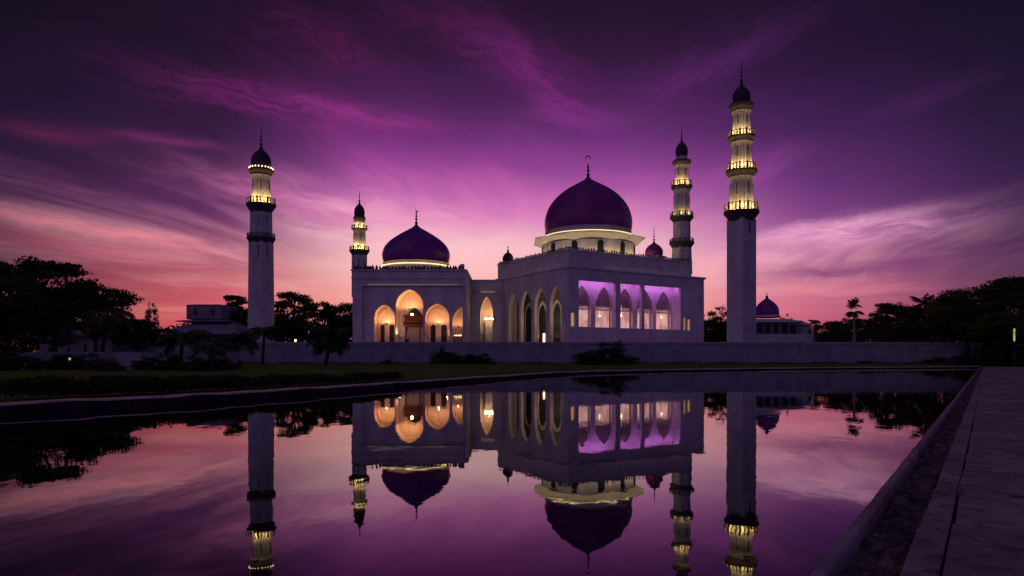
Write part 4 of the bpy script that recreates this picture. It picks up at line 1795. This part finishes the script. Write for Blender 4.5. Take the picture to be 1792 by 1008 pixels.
LT = 'trees at the left edge'
for a in [
    (40, 439, 135, 74, 'umbrella', 1, 'broad umbrella crowned tree, tallest at the left edge of the lawn', .4),
    (168, 484, 86, 80, 'umbrella', 2, 'umbrella tree with drooping layered branches reaching right toward open sky', 2.2),
    (-40, 470, 120, 62, 'dense', 3, 'dense dark tree cut by the left edge of view', 1.1),
    (95, 500, 95, 90, 'layered', 4, 'layered dark tree standing over the low hipped house', 3.0),
    (15, 520, 80, 66, 'layered', 14, 'low spreading tree under the tallest umbrella tree at left', 5.0),
]:
    plant('umbrella_tree' if a[4] == 'umbrella' else 'broadleaf_tree', a[6], 'tree', a[0], a[1], a[2], a[3], a[4], a[5], LEAF, .35, a[7], LT)
plant('broadleaf_tree', 'small round tree alone on the skyline left of the stepped villa', 'tree', 266, 526, 17, 150, 'open', 5, LEAF, 2.0, .3)
plant('broadleaf_tree', 'rounded dark tree rising right before the stepped villa', 'tree', 240, 556, 52, 100, 'dense', 6, LEAF, .4, .3)
MT = 'trees between the left minaret and the entrance hall'
for a in [
    (408, 514, 46, 150, 'layered', 7, 'flat topped tree just left of the detached minaret', .2),
    (430, 530, 40, 140, 'dense', 3, 'dense tree half hidden by the detached minaret', 1.9),
    (515, 510, 62, 165, 'layered', 8, 'spreading tree with sky gaps right of the detached minaret', 1.0),
    (562, 524, 48, 172, 'umbrella', 2, 'thin umbrella tree with pink sky showing through near the entrance hall', 4.0),
    (606, 527, 44, 178, 'dense', 6, 'dark tree touching the left corner of the entrance hall', .5),
    (490, 545, 55, 158, 'dense', 9, 'dense lower tree beside the foot of the detached minaret', 2.7),
    (560, 562, 52, 160, 'dense', 3, 'low bushy tree filling behind the forked palm', 3.9),
]:
    plant('broadleaf_tree', a[6], 'tree', a[0], a[1], a[2], a[3], a[4], a[5], LEAF, TER - 2, a[7], MT)
plant('broadleaf_tree', 'dark tree in the gap between the prayer hall and tallest minaret', 'tree', 1256, 533, 36, 178, 'open', 5, LEAF, TER - 1, 1.3)
plant('broadleaf_tree', 'bushy lower tree behind the gap right of the prayer hall', 'tree', 1250, 553, 40, 172, 'dense', 9, LEAF, TER - 1, 2.3)
plant('broadleaf_tree', 'small treetop behind the roof of the domed pavilion', 'tree', 1377, 548, 18, 185, 'open', 10, LEAF, TER, .7)
RT = 'trees along the right horizon'
for a in [
    (1452, 560, 38, 150, 'dense', 6, 'lowest rounded tree beside the domed pavilion', .1, LEAF),
    (1500, 549, 52, 140, 'dense', 3, 'rounded tree behind the pale trunk of the two-tiered palm', 1.4, LEAF),
    (1552, 531, 60, 132, 'layered', 8, 'spreading tree right of the two-tiered palm', 2.2, LEAF),
    (1604, 526, 58, 128, 'dense', 9, 'dense tree under the tall swept palm', 3.3, LEAF2),
    (1655, 518, 66, 122, 'layered', 4, 'spreading tree right of the tall swept palm', .9, LEAF),
    (1694, 502, 78, 112, 'dense', 6, 'large dark tree above the right end of the grey wall', 2.0, LEAF2),
    (1752, 484, 96, 106, 'layered', 7, 'tall layered tree at the right edge above the walkway', 4.1, LEAF),
    (1815, 478, 100, 100, 'umbrella', 1, 'highest umbrella tree cut by the right edge of view', .6, LEAF),
    (1775, 535, 80, 96, 'dense', 3, 'olive green tree behind the slim yellow lamp', 5.2, LEAF2),
    (1700, 545, 62, 116, 'dense', 9, 'low tree overhanging the right end of the grey wall', 1.1, LEAF2),
]:
    plant('broadleaf_tree', a[6], 'tree', a[0], a[1], a[2], a[3], a[4], a[5], a[8], 1.5, a[7], RT)


# far wood along the skyline: nobody could count its trees
rt = np.random.default_rng(5)
cs = []
for i in range(1500):
    az_ = rt.uniform(-.80, .80)
    d_ = rt.uniform(188, 250)
    px_ = CX + F * math.tan(az_)
    prof_ = np.interp(px_, [-300, 0, 200, 300, 420, 600, 900, 1240, 1300, 1440, 1560, 1700, 1900, 2100], [535, 545, 560, 566, 556, 556, 590, 568, 572, 588, 572, 556, 535, 530])
    top_ = EYE + (HY - prof_) * d_ / F * rt.uniform(.75, 1.03)
    r_ = rt.uniform(2.0, 4.5)
    z_ = rt.uniform(.0, 1) ** .7 * (top_ - r_ * .5)
    m_n = 60
    g_ = rt.normal(size=(m_n, 3)) * .5
    cs.append(np.array([d_ * math.tan(az_), d_, max(1.0, z_)]) + g_ * np.array([r_ * 1.3, r_ * 1.3, r_ * .7]))
cs = np.concatenate(cs)
wo = bpy.data.objects.new('woods', mesh_from_quads('woods', leaf_quads(cs, 1.5, rt, .6), LEAF))
COL.objects.link(wo)
tag(wo, 'far dark wood closing the skyline behind the mosque grounds', 'woods', None, 'stuff')

# palms -------------------------------------------------
def palm_mesh(seed, nf=24, droop=1.0, length=1.0, up=.55, wide=1.0):
    rs = np.random.default_rng(seed)
    quads = []
    for i in range(nf):
        a = 2 * math.pi * i / nf * 2.618 + rs.uniform(-.2, .2)
        e0 = rs.uniform(-.35, 1.25) * up + .2
        L = length * rs.uniform(.8, 1.1)
        n = 16
        p = np.zeros(3)
        el = e0
        prev = p.copy()
        for k in range(n):
            t = k / n
            el = e0 - droop * (1.5 * t ** 1.4) - .1
            d = np.array([math.cos(a) * math.cos(el), math.sin(a) * math.cos(el), math.sin(el)])
            nx = prev + d * L / n
            side = np.array([-math.sin(a), math.cos(a), 0.])
            w = .012 * (1 - t) + .003
            quads.append([prev - side * w, prev + side * w, nx + side * w, nx - side * w])
            ll = .30 * math.sin(math.pi * min(1, t * .9 + .12)) * length * wide
            for sgn in (-1, 1):
                for h in (0, .5):
                    b = prev + (nx - prev) * h
                    tip = b + side * sgn * ll * .8 + d * ll * .55 + np.array([0, 0, -ll * rs.uniform(.35, .75)])
                    wv = d * .022 * length
                    quads.append([b - wv, b + wv, tip + wv * .2, tip - wv * .2])
            prev = nx
    return np.array(quads)


def palm(name, label, px, py_crown, D, z0, flen, seed, nf=24, droop=1., up=.55, lean=0., trunk=BARK, tr=.16, group=None, wide=1.0, second=None):
    s = D / F
    X = W(px, 0, D)[0]
    zc = EYE + (HY - py_crown) * s - z0
    t = thing(name, label, 'palm', (X, D, z0), 0, group)
    mb = MB()
    pts, rad = [], []
    for i in range(8):
        q = i / 7
        pts.append((-lean * (1 - q) ** 1.6, .05 * math.sin(q * 3), zc * q))
        rad.append(tr * (1.25 - .55 * q))
    mb.tube(pts, rad, 9)
    mb.build('trunk', trunk, t, smooth=60)
    q = palm_mesh(seed, nf, droop, flen, up, wide) + np.array([0, .05 * math.sin(3), zc])
    if second:
        dz, fl2, dr2, up2, nf2 = second
        q2 = palm_mesh(seed + 50, nf2, dr2, fl2, up2, wide) + np.array([0, 0, zc + dz])
        q = np.concatenate([q, q2])
    o = bpy.data.objects.new('crown', mesh_from_quads('crown', q, PALMLEAF))
    COL.objects.link(o)
    o.parent = t
    return t


PG = 'small palms in front of the garden walls'
palm('date_palm', 'feathery palm in front of the detached minaret foot', 462, 580, 96, .5, 3.4, 1, 22, 1.15, .6, .3, group=PG, tr=.2)
palm('date_palm', 'arching palm left of the detached minaret beside the garden wall end', 412, 592, 72, .45, 3.0, 2, 22, 1.15, .5, -.3, group=PG)
palm('date_palm', 'forked palm on the lawn left of the entrance hall', 576, 588, 92, .5, 3.9, 3, 30, 1.2, .7, .5, group=PG, tr=.22, second=(-.9, 3.2, 1.3, .5, 16))
palm('date_palm', 'short palm before the stepped villa at the garden wall', 318, 590, 58, .45, 2.6, 4, 26, 1.15, .6, .2, group=PG)
palm('date_palm', 'leaning palm with long fronds under the broad left trees', 187, 556, 66, .45, 3.2, 5, 22, 1.2, .6, 1.0, group=PG)
palm('date_palm', 'thin palm behind the left hedge below the low hipped house', 92, 572, 70, .45, 2.8, 6, 20, 1.15, .55, -.7, group=PG)
palm('date_palm', 'stout low palm on the lawn between short palm and minaret', 368, 606, 56, .45, 2.0, 7, 22, 1.1, .5, .0, group=PG)
palm('royal_palm', 'two-tiered tall palm with a pale trunk behind the right wall', 1495, 546, 118, TER - .6, 1.9, 8, 16, 1.15, .25, 0, PALEBARK, .22, wide=1.3, second=(1.2, 1.6, .45, 1.15, 20))
palm('royal_palm', 'tall palm with swept fronds above the right hand trees', 1617, 541, 120, 1.5, 3.1, 9, 14, .75, .5, .3, BARK, .2, wide=1.2, second=(1.0, 3.0, .6, 1.0, 10))
palm('royal_palm', 'small distant palm beside the domed pavilion terrace', 1426, 562, 175, TER, 1.9, 10, 16, .9, .5, .5, BARK, .16, wide=1.2)

# shrubs and hedge ---------------------------------------
SG = 'shrubs in front of the grey wall'
for a in [
    (780, 597, 31, 104, 'leafy shrub in front of the porch arches by the grey wall', 21, .3),
    (838, 609, 33, 103, 'low rounded shrub below the narrow link wing', 22, 1.2),
    (810, 619, 20, 104, 'smallest shrub between the leafy and the rounded one', 23, 2.),
    (1062, 591, 58, 100, 'large spreading shrub in front of the prayer hall corner', 24, .7),
    (1030, 606, 36, 101, 'side shrub merging into the large spreading one', 22, 2.2),
    (676, 628, 14, 100, 'tiny shrub at the wall foot left of the porch shrub', 23, .2),
]:
    plant('shrub', a[4], 'shrub', a[0], a[1], a[2], a[3], 'shrub', a[5], LEAF, .5, a[6], SG, ('stems', 'foliage'))
SG2 = 'dark shrubs around the garden wall'
for a in [
    (30, 600, 70, 58, 'wide dark shrub at the far left under the umbrella tree', 21, .3),
    (130, 603, 52, 60, 'dark shrub beside the small ground light at left', 22, 1.2),
    (185, 622, 36, 56, 'shrub at the left end of the garden wall', 24, .9),
    (258, 618, 30, 58, 'slim shrub against the middle of the garden wall', 23, 2.1),
    (345, 616, 45, 57, 'wide shrub at the right end of the garden wall', 21, 2.9),
    (300, 604, 30, 59, 'tall shrub beside the short palm', 22, 4.),
    (395, 612, 36, 62, 'round olive shrub below the arching palm', 24, 3.4),
]:
    plant('shrub', a[4], 'shrub', a[0], a[1], a[2], a[3], 'shrub', a[5], LEAF2 if a[5] == 24 else LEAF, .4, a[6], SG2, ('stems', 'foliage'))
SG3 = 'shrubs at the end of the walkway'
for a in [
    (1745, 575, 62, 112, 'big shrub closing the end of the walkway', 21, .3),
    (1690, 612, 30, 109, 'low shrub at the right end of the grey wall', 22, 1.7),
    (1800, 585, 60, 108, 'shrub at the right edge beneath the yellow lamp', 24, 2.2),
    (1640, 622, 24, 110, 'trailing shrub at the foot of the wall near the walkway', 23, .8),
    (1512, 627, 16, 110, 'small weed clump at the foot of the right wall', 22, 3.1),
]:
    plant('shrub', a[4], 'shrub', a[0], a[1], a[2], a[3], 'shrub', a[5], LEAF2 if a[5] == 24 else LEAF, .4, a[6], SG3, ('stems', 'foliage'))

# clipped hedge along the left bank
rs = np.random.default_rng(77)
hedge_line = [p for p in offset_curve(bank, 1.9) if -14.5 < p[0] and p[1] < 37.5 and p[1] > 3]
hedge_line = dense(hedge_line, 3)
cs = []
hn = len(hedge_line)
for i, (x, y) in enumerate(hedge_line):
    q = i / hn
    hh = .62 * (1 - .35 * q) * (.85 + .3 * math.sin(i * .7) * math.sin(i * .23))
    m = 520
    g = rs.normal(size=(m, 3)) * .5
    c = np.array([x, y, .3]) + g * np.array([.55, .75, 0]) + np.stack([np.zeros(m), np.zeros(m), np.abs(rs.beta(2.2, 1.6, m)) * hh], axis=1)
    cs.append(c)
cs = np.concatenate(cs)
ho = bpy.data.objects.new('hedge', mesh_from_quads('hedge', leaf_quads(cs, .12, rs, .8), HEDGEM))
COL.objects.link(ho)
tag(ho, 'low dark hedge running along the left bank of the pool', 'hedge')

# ragged grass at the wall foot and along the coping: uncountable
gs = []
edge = offset_curve(bank, .45)
for i in range(len(edge) - 1):
    a, b = np.array(edge[i]), np.array(edge[i + 1])
    L = np.linalg.norm(b - a)
    m = int(26 * L)
    t = rs.uniform(0, 1, m)
    pts = a + (b - a) * t[:, None] + rs.normal(size=(m, 2)) * .12
    hgt = rs.uniform(.05, .2, m)
    ang = rs.uniform(0, 6.28, m)
    w = .012 + .0003 * pts[:, 1]
    dx, dy = np.cos(ang) * w, np.sin(ang) * w
    lx, ly = rs.normal(size=m) * .05, rs.normal(size=m) * .05
    z = np.full(m, .22)
    gs.append(np.stack([np.stack([pts[:, 0] - dx, pts[:, 1] - dy, z], 1), np.stack([pts[:, 0] + dx, pts[:, 1] + dy, z], 1),
                        np.stack([pts[:, 0] + lx + dx * .2, pts[:, 1] + ly + dy * .2, z + hgt], 1), np.stack([pts[:, 0] + lx - dx * .2, pts[:, 1] + ly - dy * .2, z + hgt], 1)], axis=1))
gx = rs.uniform(-52, 77, 9000)
gy = 112.2 - np.abs(rs.normal(size=9000)) * .7
hgt = rs.uniform(.1, .55, 9000) * (.5 + .5 * np.abs(np.sin(gx * .4)))
z = np.full(9000, .5)
w = .06
ang = rs.uniform(0, 6.28, 9000)
dx, dy = np.cos(ang) * w, np.sin(ang) * w
lx = rs.normal(size=9000) * .15
gs.append(np.stack([np.stack([gx - dx, gy - dy, z], 1), np.stack([gx + dx, gy + dy, z], 1), np.stack([gx + lx + dx * .2, gy, z + hgt], 1), np.stack([gx + lx - dx * .2, gy, z + hgt], 1)], axis=1))
go = bpy.data.objects.new('grass', mesh_from_quads('grass', np.concatenate(gs), HEDGEM))
COL.objects.link(go)
tag(go, 'ragged uncut grass along the coping and the foot of the wall', 'grass', None, 'stuff')


# garden lamps -------------------------------------------
def garden_lamp(label, px, py, D, hpx, r, m, z0, power, group=None):
    s = D / F
    X = W(px, 0, D)[0]
    zt = EYE + (HY - py) * s - z0
    t = thing('garden_lamp', label, 'lamp', (X, D, z0), 0, group)
    mb = MB()
    mb.lathe([(.06, 0), (.045, .1), (.04, zt - hpx * s)], 8)
    mb.lathe([(r * 1.3, zt), (r * 1.3, zt + .04), (.02, zt + .12)], 10)
    mb.build('post', DARKMETAL, t)
    mb = MB()
    mb.lathe([(r * .8, zt - hpx * s), (r, zt - hpx * s * .8), (r, zt - .01)], 10)
    mb.build('lamp_shade', m, t)


LG = 'garden lamps'
garden_lamp('slim yellow green lamp among the trees at the right edge', 1775, 575, 92, 22, .11, GREENLAMP, .4, 8, LG)
garden_lamp('low yellow lamp glowing in the dark shrubs at far left', 122, 626, 54, 4, .08, GREENLAMP, .4, 14, LG)
garden_lamp('bright small lamp by the trees right of the detached minaret', 517, 594, 127, 4, .17, SOFTBULB, TER, 30, LG)
garden_lamp('dim lamp among trees nearer the detached minaret', 500, 598, 124, 3, .14, GREENLAMP, TER, 14, LG)
garden_lamp('lamp glinting behind the forked palm fronds', 541, 580, 126, 4, .13, SOFTBULB, TER, 14, LG)
